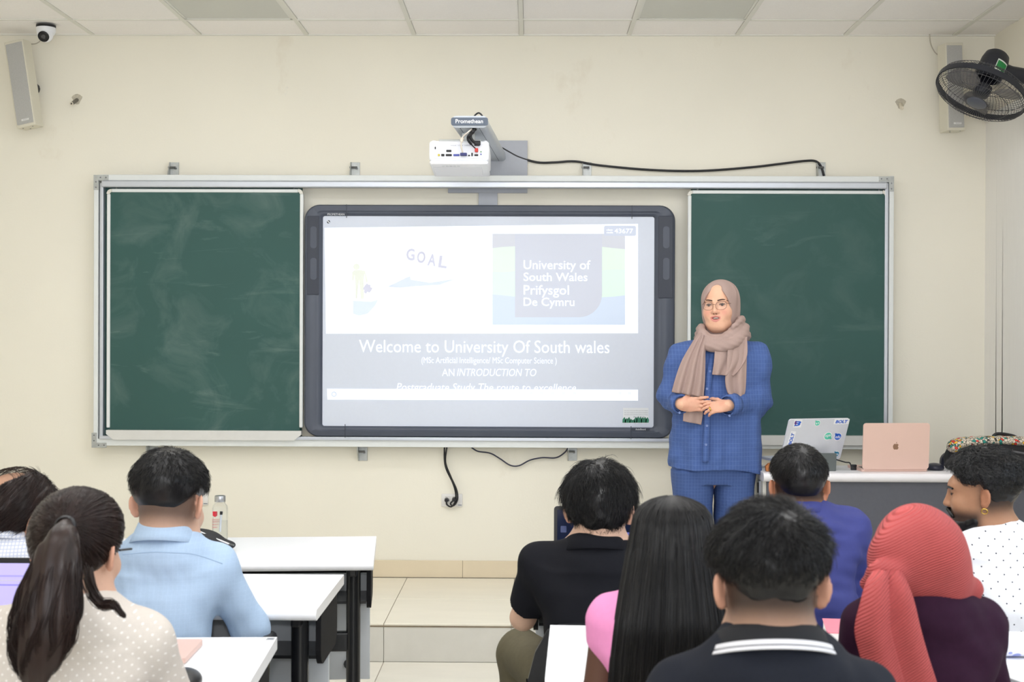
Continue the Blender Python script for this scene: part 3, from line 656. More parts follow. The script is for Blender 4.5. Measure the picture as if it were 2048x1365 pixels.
# ================================================================ furniture
DTOP = mat('white_laminate', (238, 239, 243), .28, noise=.008, nscale=40)
TUBE = mat('black_tube', (26, 27, 30), .3, noise=.05, nscale=30, coat=.2)
PANEL = mat('modesty_panel_grey', (206, 211, 216), .45, noise=.03, nscale=14)
def desk(corner, yaw, w, dep, side, label):
    """corner: front corner of the top (towards the camera) on the given side (-1 left, 1 right)"""
    rot = Matrix.Rotation(R(yaw), 4, 'Z'); O = Matrix.Translation((corner[0], corner[1], 0)) @ rot @ Matrix.Translation((-side * w / 2, dep / 2, 0))
    t = thing('student_desk', O.translation, label, 'desk', 'student desks')
    def put(m, n, mm, par=t, sm=False):
        m.v = [tuple(O @ Vector(v)) for v in m.v]; return m.build(n, mm, par, sm)
    top = MB(); zt = .75; n = 6; prof = [(-dep / 2, zt - .016 + .016 * 0)]
    prof = [(-dep / 2 + .016 - .016 * math.cos(R(a)), zt - .016 + .016 * math.sin(R(a))) for a in range(90, -91, -18)]
    prof = [(-dep / 2 + .016 - .016 * math.cos(R(a)) , zt - .016 + .016 * math.sin(R(a))) for a in range(-90, 91, 18)]
    out = prof + [(dep / 2, zt), (dep / 2, zt - .032)]
    top.prism(out, Matrix(((0, 0, 1), (1, 0, 0), (0, 1, 0))).to_4x4(), -w / 2, w / 2)
    put(top, 'desk_top', DTOP, sm=1)
    for s in (-1, 1):
        x = s * (w / 2 - .075)
        put(MB().tube([(x, -.12, .03), (x, -.12, zt - .032)], .026, 14), 'leg', TUBE, sm=1)
        put(MB().bb(x - .02, x + .02, -dep / 2 + .04, dep / 2 - .04, .0, .035, .012), 'foot_bar', TUBE)
        put(MB().bb(x - .015, x + .015, -.2, dep / 2 - .05, zt - .07, zt - .034, .006), 'top_bracket', TUBE)
        cp = MB().prism(rrect(.34, .17, .05), O @ Matrix.Translation((s * (w / 2 - .02), .05, zt - .035 - .085)) @ Matrix(((0, 0, 1), (1, 0, 0), (0, 1, 0))).to_4x4(), -.008, .008)
        cp.build('shelf_end', mat('black_shelf_end', (24, 24, 27), .7, spec=.2), t)
    put(MB().bb(-w / 2 + .03, w / 2 - .03, -.1, .2, zt - .185, zt - .175), 'shelf', TUBE)
    put(MB().bb(-w / 2 + .03, w / 2 - .03, .19, .2, zt - .185, zt - .10), 'shelf_back', TUBE)
    put(MB().bb(-w / 2 + .09, w / 2 - .09, -.14, -.10, .40, .47, .008), 'cross_beam', TUBE)
    p = put(MB().bb(-w / 2 + .02, w / 2 - .02, dep / 2 - .20, dep / 2 - .182, .24, .64, .002), 'modesty_panel', PANEL)
    for s in (-1, 1):
        for z in (.30, .56): put(MB().tube([(s * (w / 2 - .10), dep / 2 - .21, z), (s * (w / 2 - .10), dep / 2 - .2, z)], .018, 12), 'bolt_cap', TUBE, p)
    return t
desk((-.545, 4.72), 5.5, 1.25, .60, 1, 'white topped student desk nearest the wall with a glass bottle on it')
desk((-.613, 3.885), 0, 1.25, .585, 1, 'white topped student desk in front of the man in light blue shirt')
d3 = desk((-.63, 2.96), 3, 1.25, .585, 1, 'white topped student desk in front of the woman with ponytail')
desk((.035, 3.13), -2, 1.45, .585, -1, 'white topped student desk behind the man in black polo shirt')
desk((.0, 4.37), 0, 1.75, .585, -1, 'white topped student desk in front of the man in navy shirt')
CHB = mat('chair_black', (30, 31, 36), .42, noise=.05, nscale=50, bump=.04, bscale=200); CHR = mat('chrome', (190, 192, 196), .15, 1)
def chair(x, y, yaw, label, top=.88, arms=True):
    O = Matrix.Translation((x, y, 0)) @ Matrix.Rotation(R(yaw), 4, 'Z')
    t = thing('chair', (x, y, 0), label, 'chair', 'black student chairs')
    def put(m, n, mm, sm=1):
        m.v = [tuple(O @ Vector(v)) for v in m.v]; return m.build(n, mm, t, sm)
    put(MB().box((0, .05, .425), (.45, .42, .045), None, .02, 3), 'seat', CHB)
    bk = MB(); nx, nz = 10, 8
    for side in (0, 1):
        for i in range(nx + 1):
            for j in range(nz + 1):
                u = i / nx * 2 - 1; v = j / nz; hw = .215 * (1 - .12 * max(0, v - .6) / .4 * abs(u)); edge = (1 - .25 * (abs(u) ** 6)) if v > .5 else 1
                bk.v.append((u * hw, -.17 - .03 * v + .035 * u * u + (.012 if side else -.012), top - .34 + .34 * v * edge))
    q = lambda s, i, j: s * (nx + 1) * (nz + 1) + i * (nz + 1) + j
    for i in range(nx):
        for j in range(nz):
            bk.f.append((q(0, i, j), q(0, i, j + 1), q(0, i + 1, j + 1), q(0, i + 1, j))); bk.f.append((q(1, i, j), q(1, i + 1, j), q(1, i + 1, j + 1), q(1, i, j + 1)))
    for i in range(nx):
        for j in (0, nz): bk.f.append((q(0, i, j), q(0, i + 1, j), q(1, i + 1, j), q(1, i, j)))
    for j in range(nz):
        for i in (0, nx): bk.f.append((q(0, i, j), q(1, i, j), q(1, i, j + 1), q(0, i, j + 1)))
    put(bk, 'backrest', CHB)
    for s in (-1, 1):
        put(MB().tube([(s * .17, -.165, top - .25), (s * .18, -.16, .42), (s * .19, -.19, .0)], .011, 8), 'leg', CHR)
        put(MB().tube([(s * .19, .22, .41), (s * .20, .25, .0)], .011, 8), 'leg', CHR)
        if arms:
            put(MB().tube(spline([(s * .235, -.15, .66), (s * .25, .0, .68), (s * .25, .12, .675)], 4), .017, 10), 'armrest', CHB)
            put(MB().tube([(s * .245, .08, .66), (s * .23, .10, .42)], .011, 8), 'arm_post', CHR)
    return t
# teacher's desk on the platform
yT, zT_ = 6.43, P(1532, 947, 6.43).z; xT = P(1532, 947, 6.43).x; DT = .40
td = thing('teacher_desk', (1.8, yT + DT / 2, ZP), 'white topped dark grey teacher desk on the platform carrying two laptops', 'desk')
m = MB(); th = .042
prof = [(.02 - .02 * math.cos(R(a)), zT_ - th / 2 + th / 2 * math.sin(R(a))) for a in range(-90, 91, 18)]
m.prism([(yT + a, b) for a, b in prof] + [(yT + DT, zT_), (yT + DT, zT_ - th)], Matrix(((0, 0, 1), (1, 0, 0), (0, 1, 0))).to_4x4(), xT - .01, 2.5)
m.build('desk_top', mat('desk_laminate', (226, 224, 228), .3, noise=.02, nscale=8, stretch=(1, 6, 1)), td, 1)
MB().bb(xT + .01, 2.48, yT + .03, yT + .05, ZP + .08, zT_ - th).build('front_panel', mat('front_panel_grey', (86, 88, 97), .5, noise=.05, nscale=60), td)
sp = MB().bb(xT - .005, xT + .02, yT + .05, yT + DT - .02, ZP, zT_ - th).build('side_panel', mat('side_panel_grey', (214, 212, 204), .5), td)
MB().bb(2.46, 2.48, yT + .05, yT + DT - .02, ZP, zT_ - th).build('side_panel', MATS['side_panel_grey'], td)
MB().bb(xT - .012, xT - .003, yT + .12, yT + .17, zT_ - .12, zT_ - .05, .003).build('cable_slot', ALU2, sp)
MB().bb(xT - .016, xT - .010, yT + .135, yT + .155, zT_ - .11, zT_ - .06, .002).build('cable_slot', BLK, sp)
def laptop(name, hinge, yaw, w, dep, lidh, ang, mbase, mlid, mscreen, label, mkey=None, lift=0, corner=.012):
    """hinge: middle of the hinge line; local +y towards the user, the lid leans away by ang from upright"""
    O = Matrix.Translation(hinge) @ Matrix.Rotation(R(yaw), 4, 'Z')
    t = thing(name, hinge, label, 'laptop', 'laptops')
    MB().prism(rrect(w, dep, corner, 4, 0, dep / 2), O, 0, .012).build('base', mbase, t)
    kb = MB().prism(rrect(w * .86, dep * .42, .004, 2, 0, dep * .32), O, .012, .0128).build('keyboard', mkey or BLK, t)
    MB().prism(rrect(w * .4, dep * .32, .004, 2, 0, dep * .78), O, .012, .0124).build('touchpad', mbase, t)
    LM = O @ Matrix.Translation((0, 0, .012)) @ Matrix.Rotation(R(90 + ang), 4, 'X')      # local xy = lid plane, +y up the lid, +z the back of the lid (away from user)
    ld = MB().prism(rrect(w, lidh, corner, 4, 0, lidh / 2), LM, 0, .007).build('lid', mlid, t)
    MB().prism(rrect(w - .006, lidh - .006, corner, 3, 0, lidh / 2), LM, -.0008, 0).build('bezel', BLK, t)
    sc = MB().prism(rrect(w - .022, lidh - .03, .002, 2, 0, lidh / 2 + .002), LM, -.0012, -.0008).build('screen', mscreen, t)
    return t, ld, sc, LM
SIL = mat('silver_aluminium', (214, 217, 226), .4, .1, noise=.02, nscale=20); ROSE = mat('rose_gold_aluminium', (220, 188, 176), .4, .1, noise=.01, nscale=20)
SCRD = mat('screen_dim', (20, 24, 34), .15, emit=(70, 90, 150), es=.15)
# silver laptop on its stand, with stickers
yl = yT + .15
hg = P(1619, 924, yl)
tl, ld, _, LM = laptop('silver_laptop', hg, 18, .325, .22, .222, 24, SIL, SIL, SCRD, 'silver laptop covered in stickers standing open on the teacher desk')
STW = mat('sticker_white', (240, 241, 244), .5); BLU = mat('sticker_blue', (38, 98, 205), .5); MINT = mat('sticker_mint', (92, 206, 180), .5); PUR = mat('sticker_violet', (92, 40, 120), .5)
def on_lid(x, y, rot=0): return LM @ Matrix.Translation((x, y, .0072)) @ Matrix.Rotation(R(rot), 4, 'Z') @ Matrix.Rotation(math.pi, 4, 'Y') if False else LM @ Matrix.Translation((x, y, .0072)) @ Matrix.Rotation(R(rot), 4, 'Z')
def lid_sticker(u, v, w, h, rot, words, mw, shape=None):
    """u from the photo's left, v from the top, fractions of the lid; seen from the back the lid's x runs right"""
    M = on_lid((u - .5) * .325, (1 - v) * .222, rot)
    s = MB().prism(rrect(w, h, .002) if shape is None else [(shape * math.cos(R(a)), shape * math.sin(R(a))) for a in range(0, 360, 15)] , M, 0, .0003).build('sticker', STW, ld)
    if shape: MB().prism([(shape * .84 * math.cos(R(a)), shape * .84 * math.sin(R(a))) for a in range(0, 360, 15)], M, .0003, .0005).build('sticker_disc', mw, s); 
    if shape: MB().prism([(-shape * .95, shape * .95), (-shape * .75, shape * .1), (-shape * .1, shape * .75)], M, .0002, .0005).build('sticker_point', mw, s)
    tw, tm = (w * .8, h * .62) if not shape else (shape * 1.25, shape * .75)
    text('sticker_lettering', words, M @ Matrix.Translation((-tw / 2, -tm / 2, .0006)), tw, tm, STW if shape else mw, s, bold=.04 if not shape else .01, shear=.15 if not shape else 0)
    return s, M
s_, M = lid_sticker(.15, .10, .042, .042, 0, '3', BLU)
MB().prism([(-.016, .014), (-.006, .014), (-.008, .003), (-.004, .003), (-.017, -.018), (-.013, -.002), (-.018, -.002)], M, .0005, .0009).build('bolt_mark', PUR, s_)
s_, M = lid_sticker(.87, .07, .082, .028, 0, 'BOLT', BLU)
s_, M = lid_sticker(.105, .47, .082, .028, 86, 'BOLT', BLU)
lid_sticker(.475, .10, 0, 0, 0, 'e+', MINT, .0155); lid_sticker(.70, .42, 0, 0, 190, 'edu', MINT, .022); lid_sticker(.87, .44, 0, 0, 0, 'edu', BLU, .021); lid_sticker(.92, .87, 0, 0, 0, 'edu', mat('sticker_teal', (40, 130, 170), .5), .016)
e = thing('laptop_stand', (hg.x, yl - .02, zT_), 'dark grey stand holding the silver laptop', 'laptop stand')
DG = mat('stand_grey', (92, 98, 98), .5)
MB().prism(rrect(.20, .088, .006, 3, 0, .044), Matrix.Translation((P(1630, 943, yl - .035).x, yl - .035, zT_)) @ Matrix.Rotation(R(90 + 6), 4, 'X'), 0, .004).build('front_plate', DG, e)
MB().bb(hg.x - .12, hg.x + .10, yl - .03, yl + .16, zT_, zT_ + .004).build('foot_plate', DG, e)
hz = hg.z - zT_
MB().bb(hg.x - .10, hg.x + .08, yl - .01, yl - .002, zT_, max(zT_ + .02, hg.z - .001)).build('prop_plate', DG, e)
# rose gold laptop
yr = yT + .10; hr = P(1790, 943, yr); hr.z = zT_ + .001
t2, ld2, _, LM2 = laptop('rose_gold_laptop', hr, 5, P(1858, 900, yr).x - P(1722, 900, yr).x, .225, .222, 4, ROSE, ROSE, SCRD, 'rose gold laptop standing open on the teacher desk with a dark emblem', corner=.014)
LOGO = mat('emblem_bronze', (150, 116, 96), .3, .4)
ap = [(0, .010), (.005, .0125), (.011, .0095), (.0135, .006), (.0105, .002), (.0105, -.003), (.014, -.007), (.010, -.014), (.006, -.0165), (0, -.015), (-.006, -.0165), (-.011, -.012), (-.014, -.004), (-.0135, .004), (-.009, .011), (-.004, .0118)]
MB().prism([(x, y - .004) for x, y in ap], LM2 @ Matrix.Translation((-.002, .115, .0072)), 0, .0004).build('emblem', LOGO, ld2)
MB().prism([(0, .0125), (.001, .017), (.005, .0205), (.005, .0165), (.002, .013)], LM2 @ Matrix.Translation((-.002, .112, .0072)), 0, .0004).build('emblem_leaf', LOGO, ld2)
# small things on the teacher desk
def smooth_box(name, c, size, bev, m, label, cat, rot=None): return tag(MB().box(c, size, rot, bev, 4).build(name, m, None, 1), label, cat)
c = Pz(1541, 937, zT_); c.y = yT + .09; c.x -= .03
rm = thing('pointer_holster', (c.x + .02, c.y, zT_), 'brown leather holster with a small grey display at the desk corner', 'holster')
MB().prism([(-.045, .0), (-.048, .022), (-.034, .036), (.0, .042), (.055, .042), (.055, .0)], at((c.x + .025, c.y - .02, zT_ + .002)), -.03, 0).build('leather_case', mat('tan_leather', (168, 104, 52), .5, noise=.12, nscale=60), rm)
MB().prism(rrect(.028, .014, .002), at((c.x + .035, c.y - .0202, zT_ + .027)), 0, .001).build('display', mat('lcd_grey', (196, 204, 200), .3), rm)
tag(MB().box(Vector((c.x + .055, yT + .035, zT_ + .011)), (.05, .03, .022), None, .006, 3).build('eraser', mat('eraser_white', (232, 232, 234), .5), None, 1), 'small white eraser block beside the brown leather holster', 'eraser')
cb = thing('charging_cable', (P(1700, 930, yl).x, yl, zT_), 'black charging cable and plug between the two laptops', 'cable')
MB().tube(spline([hg + Vector((.13, .02, .01)), P(1690, 925, yl + .02), P(1699, 926, yl + .02), P(1702, 931, yl + .02), P(1708, 933, yl + .02)], 6), .003, 8).build('cord', BLK, cb, 2)
q = P(1707, 932, yl + .02); MB().box(q, (.03, .018, .012), None, .004).build('plug', BLK, cb, 1); MB().box((q.x, q.y, (q.z + zT_) / 2), (.026, .016, max(.004, q.z - zT_)), None, .002).build('adapter', BLK, cb, 1)
NAVY = mat('navy_vinyl', (36, 38, 52), .35, noise=.06, nscale=60)
# ================================================================ organic shapes: distance fields -> meshes
class SDF:
    def __init__(s, lo, hi, h):
        s.h = h; s.lo = np.array(lo, float); s.n = np.ceil((np.array(hi, float) - s.lo) / h).astype(int) + 1
        s.ax = [(s.lo[i] + h * np.arange(s.n[i])).astype(np.float32) for i in range(3)]
        s.f = np.full(s.n, .5, np.float32)
    def S(s, lo, hi):
        a = np.clip(np.floor((np.array(lo) - s.lo) / s.h).astype(int), 0, s.n - 1); b = np.clip(np.ceil((np.array(hi) - s.lo) / s.h).astype(int) + 1, 1, s.n)
        return tuple(slice(i, max(j, i + 1)) for i, j in zip(a, b))
    def G(s, S): return s.ax[0][S[0]][:, None, None], s.ax[1][S[1]][None, :, None], s.ax[2][S[2]][None, None, :]
    def put(s, S, d, k, op=0):
        f = s.f[S]
        if op: d = -d; g = -f                       # subtract: -(smin(-f, d))
        else: g = f
        if op:
            d = -d; 
            if k > 0:
                h = np.maximum(k - np.abs(f + d), 0) / k; s.f[S] = np.maximum(f, -d) + h * h * k * .25
            else: s.f[S] = np.maximum(f, -d)
        elif k > 0:
            h = np.maximum(k - np.abs(f - d), 0) / k; s.f[S] = np.minimum(f, d) - h * h * k * .25
        else: s.f[S] = np.minimum(f, d)
    def cone(s, a, b, ra, rb, k=.02, sq=(1, 1, 1), op=0, flat=False):
        a = np.array(a, float); b = np.array(b, float); sq = np.array(sq, float); m = k + 3 * s.h
        R_ = np.maximum(ra, rb) * np.maximum(sq, .2)
        S = s.S(np.minimum(a, b) - R_ - m, np.maximum(a, b) + R_ + m); X, Y, Z = s.G(S)
        A = a / sq; B = b / sq; ba = B - A; L = max((ba ** 2).sum(), 1e-12)
        px, py, pz = X / sq[0] - A[0], Y / sq[1] - A[1], Z / sq[2] - A[2]
        t = (px * ba[0] + py * ba[1] + pz * ba[2]) / L; tc = np.clip(t, 0, 1)
        d = np.sqrt((px - tc * ba[0]) ** 2 + (py - tc * ba[1]) ** 2 + (pz - tc * ba[2]) ** 2) - (ra + tc * (rb - ra))
        d = d * sq.min()
        if flat: d = np.maximum(d, (t - 1) * math.sqrt(L) * sq.min())
        s.put(S, d, k, op); return s
    def chain(s, pts, rs, k=.02, sq=(1, 1, 1)):
        for i in range(len(pts) - 1): s.cone(pts[i], pts[i + 1], rs[i], rs[i + 1], k, sq)
        return s
    def ell(s, c, r, k=.02, Rm=None, op=0):
        c = np.array(c, float); r = np.array(r, float); m = k + 3 * s.h; e = r.max() + m if Rm is not None else r + m
        S = s.S(c - e, c + e); X, Y, Z = s.G(S); x, y, z = X - c[0], Y - c[1], Z - c[2]
        if Rm is not None:
            q = np.array(Rm); x, y, z = (q[0, 0] * x + q[1, 0] * y + q[2, 0] * z), (q[0, 1] * x + q[1, 1] * y + q[2, 1] * z), (q[0, 2] * x + q[1, 2] * y + q[2, 2] * z)
        k0 = np.sqrt((x / r[0]) ** 2 + (y / r[1]) ** 2 + (z / r[2]) ** 2); k1 = np.sqrt((x / r[0] ** 2) ** 2 + (y / r[1] ** 2) ** 2 + (z / r[2] ** 2) ** 2)
        s.put(S, k0 * (k0 - 1) / np.maximum(k1, 1e-6), k, op); return s
    def loft(s, rows, k=.02, p=2.3, op=0):
        """rows of (z, cx, cy, half width, half depth), ascending z"""
        q = np.array(rows, float); q = q[np.argsort(q[:, 0])]; m = k + 3 * s.h
        S = s.S((q[:, 1].min() - q[:, 3].max() - m, q[:, 2].min() - q[:, 4].max() - m, q[0, 0] - m), (q[:, 1].max() + q[:, 3].max() + m, q[:, 2].max() + q[:, 4].max() + m, q[-1, 0] + m))
        X, Y, Z = s.G(S); z = Z.ravel(); it = lambda i: np.interp(z, q[:, 0], q[:, i])[None, None, :].astype(np.float32)
        a, b = it(3), it(4); r = (np.abs((X - it(1)) / a) ** p + np.abs((Y - it(2)) / b) ** p) ** (1 / p)
        d = (r - 1) * np.minimum(a, b) * (.9 + .1 * r); d = np.maximum(d, np.maximum(q[0, 0] - Z, Z - q[-1, 0]))
        s.put(S, d.astype(np.float32), k, op); return s
    def disp(s, fn):
        for i in range(0, s.n[0], 24):              # slabs keep memory small
            S = (slice(i, i + 24), slice(None), slice(None)); X, Y, Z = s.G(S); f = s.f[S]; near = np.abs(f) < .05
            if near.any():
                d = np.broadcast_to(fn(X, Y, Z), f.shape); s.f[S] = np.where(near, f + d, f)
        return s
    def cut(s, p, n):
        """remove the side the normal points to"""
        X, Y, Z = s.G((slice(None),) * 3); n = np.array(n, float); n /= np.linalg.norm(n)
        s.f = np.maximum(s.f, ((X - p[0]) * n[0] + (Y - p[1]) * n[1] + (Z - p[2]) * n[2]).astype(np.float32)); return s
    def mesh(s):
        f = s.f; f[0], f[-1] = .5, .5; f[:, 0], f[:, -1] = .5, .5; f[:, :, 0], f[:, :, -1] = .5, .5
        ins = (f < 0).astype(np.uint8); n = s.n
        c = sum(ins[a:n[0] - 1 + a, b:n[1] - 1 + b, d:n[2] - 1 + d] for a in (0, 1) for b in (0, 1) for d in (0, 1))
        act = np.argwhere((c > 0) & (c < 8)); idx = np.full(n - 1, -1, np.int64); idx[act[:, 0], act[:, 1], act[:, 2]] = np.arange(len(act))
        off = np.array([(a, b, d) for a in (0, 1) for b in (0, 1) for d in (0, 1)])
        val = np.stack([f[act[:, 0] + o[0], act[:, 1] + o[1], act[:, 2] + o[2]] for o in off], 1)
        acc = np.zeros((len(act), 3)); cnt = np.zeros(len(act))
        for i in range(8):
            for j in range(i + 1, 8):
                if np.abs(off[i] - off[j]).sum() != 1: continue
                m = (val[:, i] < 0) != (val[:, j] < 0); t = val[m, i] / (val[m, i] - val[m, j])
                acc[m] += off[i] + t[:, None] * (off[j] - off[i]); cnt[m] += 1
        V = s.lo + s.h * (act + acc / cnt[:, None]); Fs = []
        for ax in range(3):
            sl = [slice(1, -1)] * 3; sl[ax] = slice(0, -1); s2 = list(sl); s2[ax] = slice(1, None)
            A = ins[tuple(sl)]; B = ins[tuple(s2)]; e = np.argwhere(A != B); sg = A[tuple(e.T)] > B[tuple(e.T)]
            g = e + 1; g[:, ax] -= 1; u, v = (ax + 1) % 3, (ax + 2) % 3; q = []
            for du, dv in ((0, 0), (-1, 0), (-1, -1), (0, -1)):
                h = g.copy(); h[:, u] += du; h[:, v] += dv; q.append(idx[h[:, 0], h[:, 1], h[:, 2]])
            q = np.stack(q, 1); q[~sg] = q[~sg][:, ::-1]; Fs.append(q)
        return V, np.concatenate(Fs)
def np_mesh(name, V, Q, m, parent=None, smooth=2, col=None):
    me = bpy.data.meshes.new(name); me.vertices.add(len(V)); me.vertices.foreach_set('co', np.ascontiguousarray(V, np.float32).ravel())
    k = Q.shape[1]; me.loops.add(Q.size); me.loops.foreach_set('vertex_index', Q.astype(np.int32).ravel())
    me.polygons.add(len(Q)); me.polygons.foreach_set('loop_start', np.arange(0, Q.size, k, dtype=np.int32)); me.polygons.foreach_set('loop_total', np.full(len(Q), k, np.int32))
    me.update(calc_edges=True)
    if col is not None:
        a = me.color_attributes.new('Col', 'FLOAT_COLOR', 'POINT'); a.data.foreach_set('color', np.concatenate([col, np.ones((len(V), 1))], 1).astype(np.float32).ravel())
    return link(name, me, m, parent, smooth)
def relax(V, Q, it=1, w=.5):
    for _ in range(it):
        a = np.zeros_like(V); c = np.zeros(len(V))
        for i in range(4):
            np.add.at(a, Q[:, i], V[Q[:, (i + 1) % 4]]); np.add.at(c, Q[:, i], 1)
        V = V + w * (a / np.maximum(c, 1)[:, None] - V)
    return V
def vnormals(V, Q):
    fn = np.cross(V[Q[:, 2]] - V[Q[:, 0]], V[Q[:, 3]] - V[Q[:, 1]]); N = np.zeros_like(V)
    for i in range(4): np.add.at(N, Q[:, i], fn)
    return N / np.maximum(np.linalg.norm(N, axis=1, keepdims=True), 1e-9)
def strands(name, paths, r0, m, parent, taper=.25, sides=3):
    """paths (n, k, 3): one thin tapering tube for each path, joined into one hair part"""
    n, k, _ = paths.shape; T = np.gradient(paths, axis=1); T /= np.maximum(np.linalg.norm(T, axis=2, keepdims=True), 1e-9)
    ref = RNG.normal(size=(n, 1, 3)); A = np.cross(T, ref); A /= np.maximum(np.linalg.norm(A, axis=2, keepdims=True), 1e-9); B = np.cross(T, A)
    r = (np.linspace(1, taper, k)[None, :] * (np.asarray(r0) * np.ones(n))[:, None])[:, :, None]
    P_ = np.stack([paths + r * (math.cos(2 * math.pi * j / sides) * A + math.sin(2 * math.pi * j / sides) * B) for j in range(sides)], 2)   # n,k,s,3
    b = (np.arange(n) * k * sides)[:, None, None] + (np.arange(k - 1) * sides)[None, :, None] + np.arange(sides)[None, None, :]
    b2 = (np.arange(n) * k * sides)[:, None, None] + (np.arange(k - 1) * sides)[None, :, None] + ((np.arange(sides) + 1) % sides)[None, None, :]
    Q = np.stack([b, b2, b2 + sides, b + sides], 3).reshape(-1, 4)
    o = np_mesh(name, P_.reshape(-1, 3), Q, m, parent); o['kind'] = 'stuff'; return o
def wav(seed, fr, n=5):
    """cheap smooth 3D noise: sum of sines with random directions"""
    g = np.random.default_rng(seed); K = g.normal(size=(n, 3)) * fr; ph = g.uniform(0, 6.28, n)
    return lambda X, Y, Z: sum(np.sin(K[i, 0] * X + K[i, 1] * Y + K[i, 2] * Z + ph[i]) for i in range(n)) / n
def mixc(a, b, t): return a + (b - a) * np.clip(t, 0, 1)[:, None]
def sst(x, a, b): t = np.clip((x - a) / (b - a), 0, 1); return t * t * (3 - 2 * t)
lin = lambda c: np.array(s2l(c))

SKIN = mat('skin', (200, 160, 135), .5, vcol=True, noise=.03, nscale=120, spec=.35, bump=.04, bscale=250)
HAIR = mat('black_hair', (14, 13, 15), .36, spec=.42, noise=.3, nscale=60); HAIRB = mat('brown_black_hair', (38, 25, 22), .36, spec=.4, noise=.5, nscale=40, stretch=(1, 1, .1))
def rot_head(yaw, pitch, roll=0):
    """head frame facing +y; yaw turns the face to the left (+) , pitch nods down (+)"""
    return Matrix.Rotation(R(yaw), 3, 'Z') @ Matrix.Rotation(R(-pitch), 3, 'X') @ Matrix.Rotation(R(roll), 3, 'Y')
class Head:
    def __init__(s, c, Rm, k=1.0): s.c = Vector(c); s.R = Rm; s.k = k
    def p(s, x, y, z): return s.c + s.R @ (Vector((x, y, z)) * s.k)
    def loc(s, V): return ((V - np.array(s.c)) @ np.array(s.R)) / s.k
    def ell(s, S, c, r, k=.02, op=0, extra=None):
        Rm = s.R @ extra if extra else s.R; S.ell(s.p(*c), np.array(r) * s.k, k * s.k, Rm, op)
    def cone(s, S, a, b, ra, rb, k=.015, op=0): S.cone(s.p(*a), s.p(*b), ra * s.k, rb * s.k, k * s.k, op=op)
def head_sdf(S, H, ears=True, full=1.0):
    H.ell(S, (0, -.012, .035), (.076, .096, .087), .03)
    H.ell(S, (0, .022, -.035), (.062 * full, .072, .080), .04)
    H.ell(S, (0, .060, -.093), (.030 * full, .028, .026), .04)
    H.cone(S, (-.046 * full, .015, -.070), (-.018, .07, -.098), .020, .018, .03); H.cone(S, (.046 * full, .015, -.070), (.018, .07, -.098), .020, .018, .03)
    H.ell(S, (0, .075, .035), (.05, .022, .018), .03)                      # brow
    for s in (-1, 1):
        H.ell(S, (s * .038 * full, .066, -.022), (.024, .022, .022), .025)     # cheek
        H.ell(S, (s * .031, .098, .010), (.017, .012, .011), .012, 1)       # eye socket
        H.ell(S, (s * .031, .078, .010), (.0145, .0135, .0135), .006)       # lids
    H.cone(S, (0, .090, .020), (0, .108, -.022), .0075, .0105, .014)
    for s in (-1, 1): H.ell(S, (s * .011, .099, -.026), (.0075, .009, .0065), .008)
    H.ell(S, (0, .089, -.050), (.022, .012, .007), .008); H.ell(S, (0, .088, -.063), (.019, .012, .007), .008)
    if ears:
        for s in (-1, 1):
            E_ = Matrix.Rotation(R(s * 34), 3, 'Z') @ Matrix.Rotation(R(8), 3, 'X')
            H.ell(S, (s * .086, -.014, .000), (.0070, .018, .029), .006, 0, E_)
            H.ell(S, (s * .081, -.008, -.022), (.007, .009, .010), .008, 0, E_)
            H.ell(S, (s * .0945, -.010, .003), (.0055, .0105, .018), .005, 1, E_)
def hand_sdf(S, w, F_, N, U, k=1.0, curl=(25, 30, 35, 40), spread=1.0, thumb=(35, 20), thumb_out=1.0):
    """wrist point, finger direction, palm normal (side the fingers curl to), thumb side direction"""
    w = Vector(w); F_ = Vector(F_).normalized(); N = Vector(N); N = (N - F_ * N.dot(F_)).normalized(); U = Vector(U); U = F_.cross(N) * (1 if F_.cross(N).dot(U) > 0 else -1)
    q = lambda f, n, u: w + (F_ * f + N * n + U * u) * k
    Rm = Matrix((F_, N, U)).transposed(); S.ell(q(.045, 0, 0), np.array((.052, .016, .042)) * k, .012 * k, Rm)
    for i, (u, L) in enumerate(((.031, .072), (.010, .080), (-.011, .074), (-.030, .060))):
        a = 0; p = q(.078 - .006 * abs(i - 1), 0, u); d0 = F_ + U * (u * 3.0 * spread)
        for j, fr in enumerate((.45, .30, .25)):
            a += R(curl[i]) * (1 if j else .6); d = (d0.normalized() * math.cos(a) + N * math.sin(a)).normalized()
            e = p + d * L * fr * k; S.cone(p, e, (.0098 - .001 * j) * k, (.0090 - .001 * j) * k, .005 * k); p = e
    p = q(.018, .004, .032); d = (F_ * .55 + U * .8 * thumb_out + N * .25).normalized()
    for L, r, a in ((.036, .0125, 0), (.030, .0105, thumb[0]), (.024, .0092, thumb[1])):
        d = (d * math.cos(R(a)) + (F_ * .8 + N * .4).normalized() * math.sin(R(a))).normalized(); e = p + d * L * k; S.cone(p, e, r * k, r * .92 * k, .008 * k); p = e
def add_folds(S, seeds, amp, fr): 
    w1 = wav(seeds, fr); S.disp(lambda X, Y, Z: amp * w1(X, Y, Z))

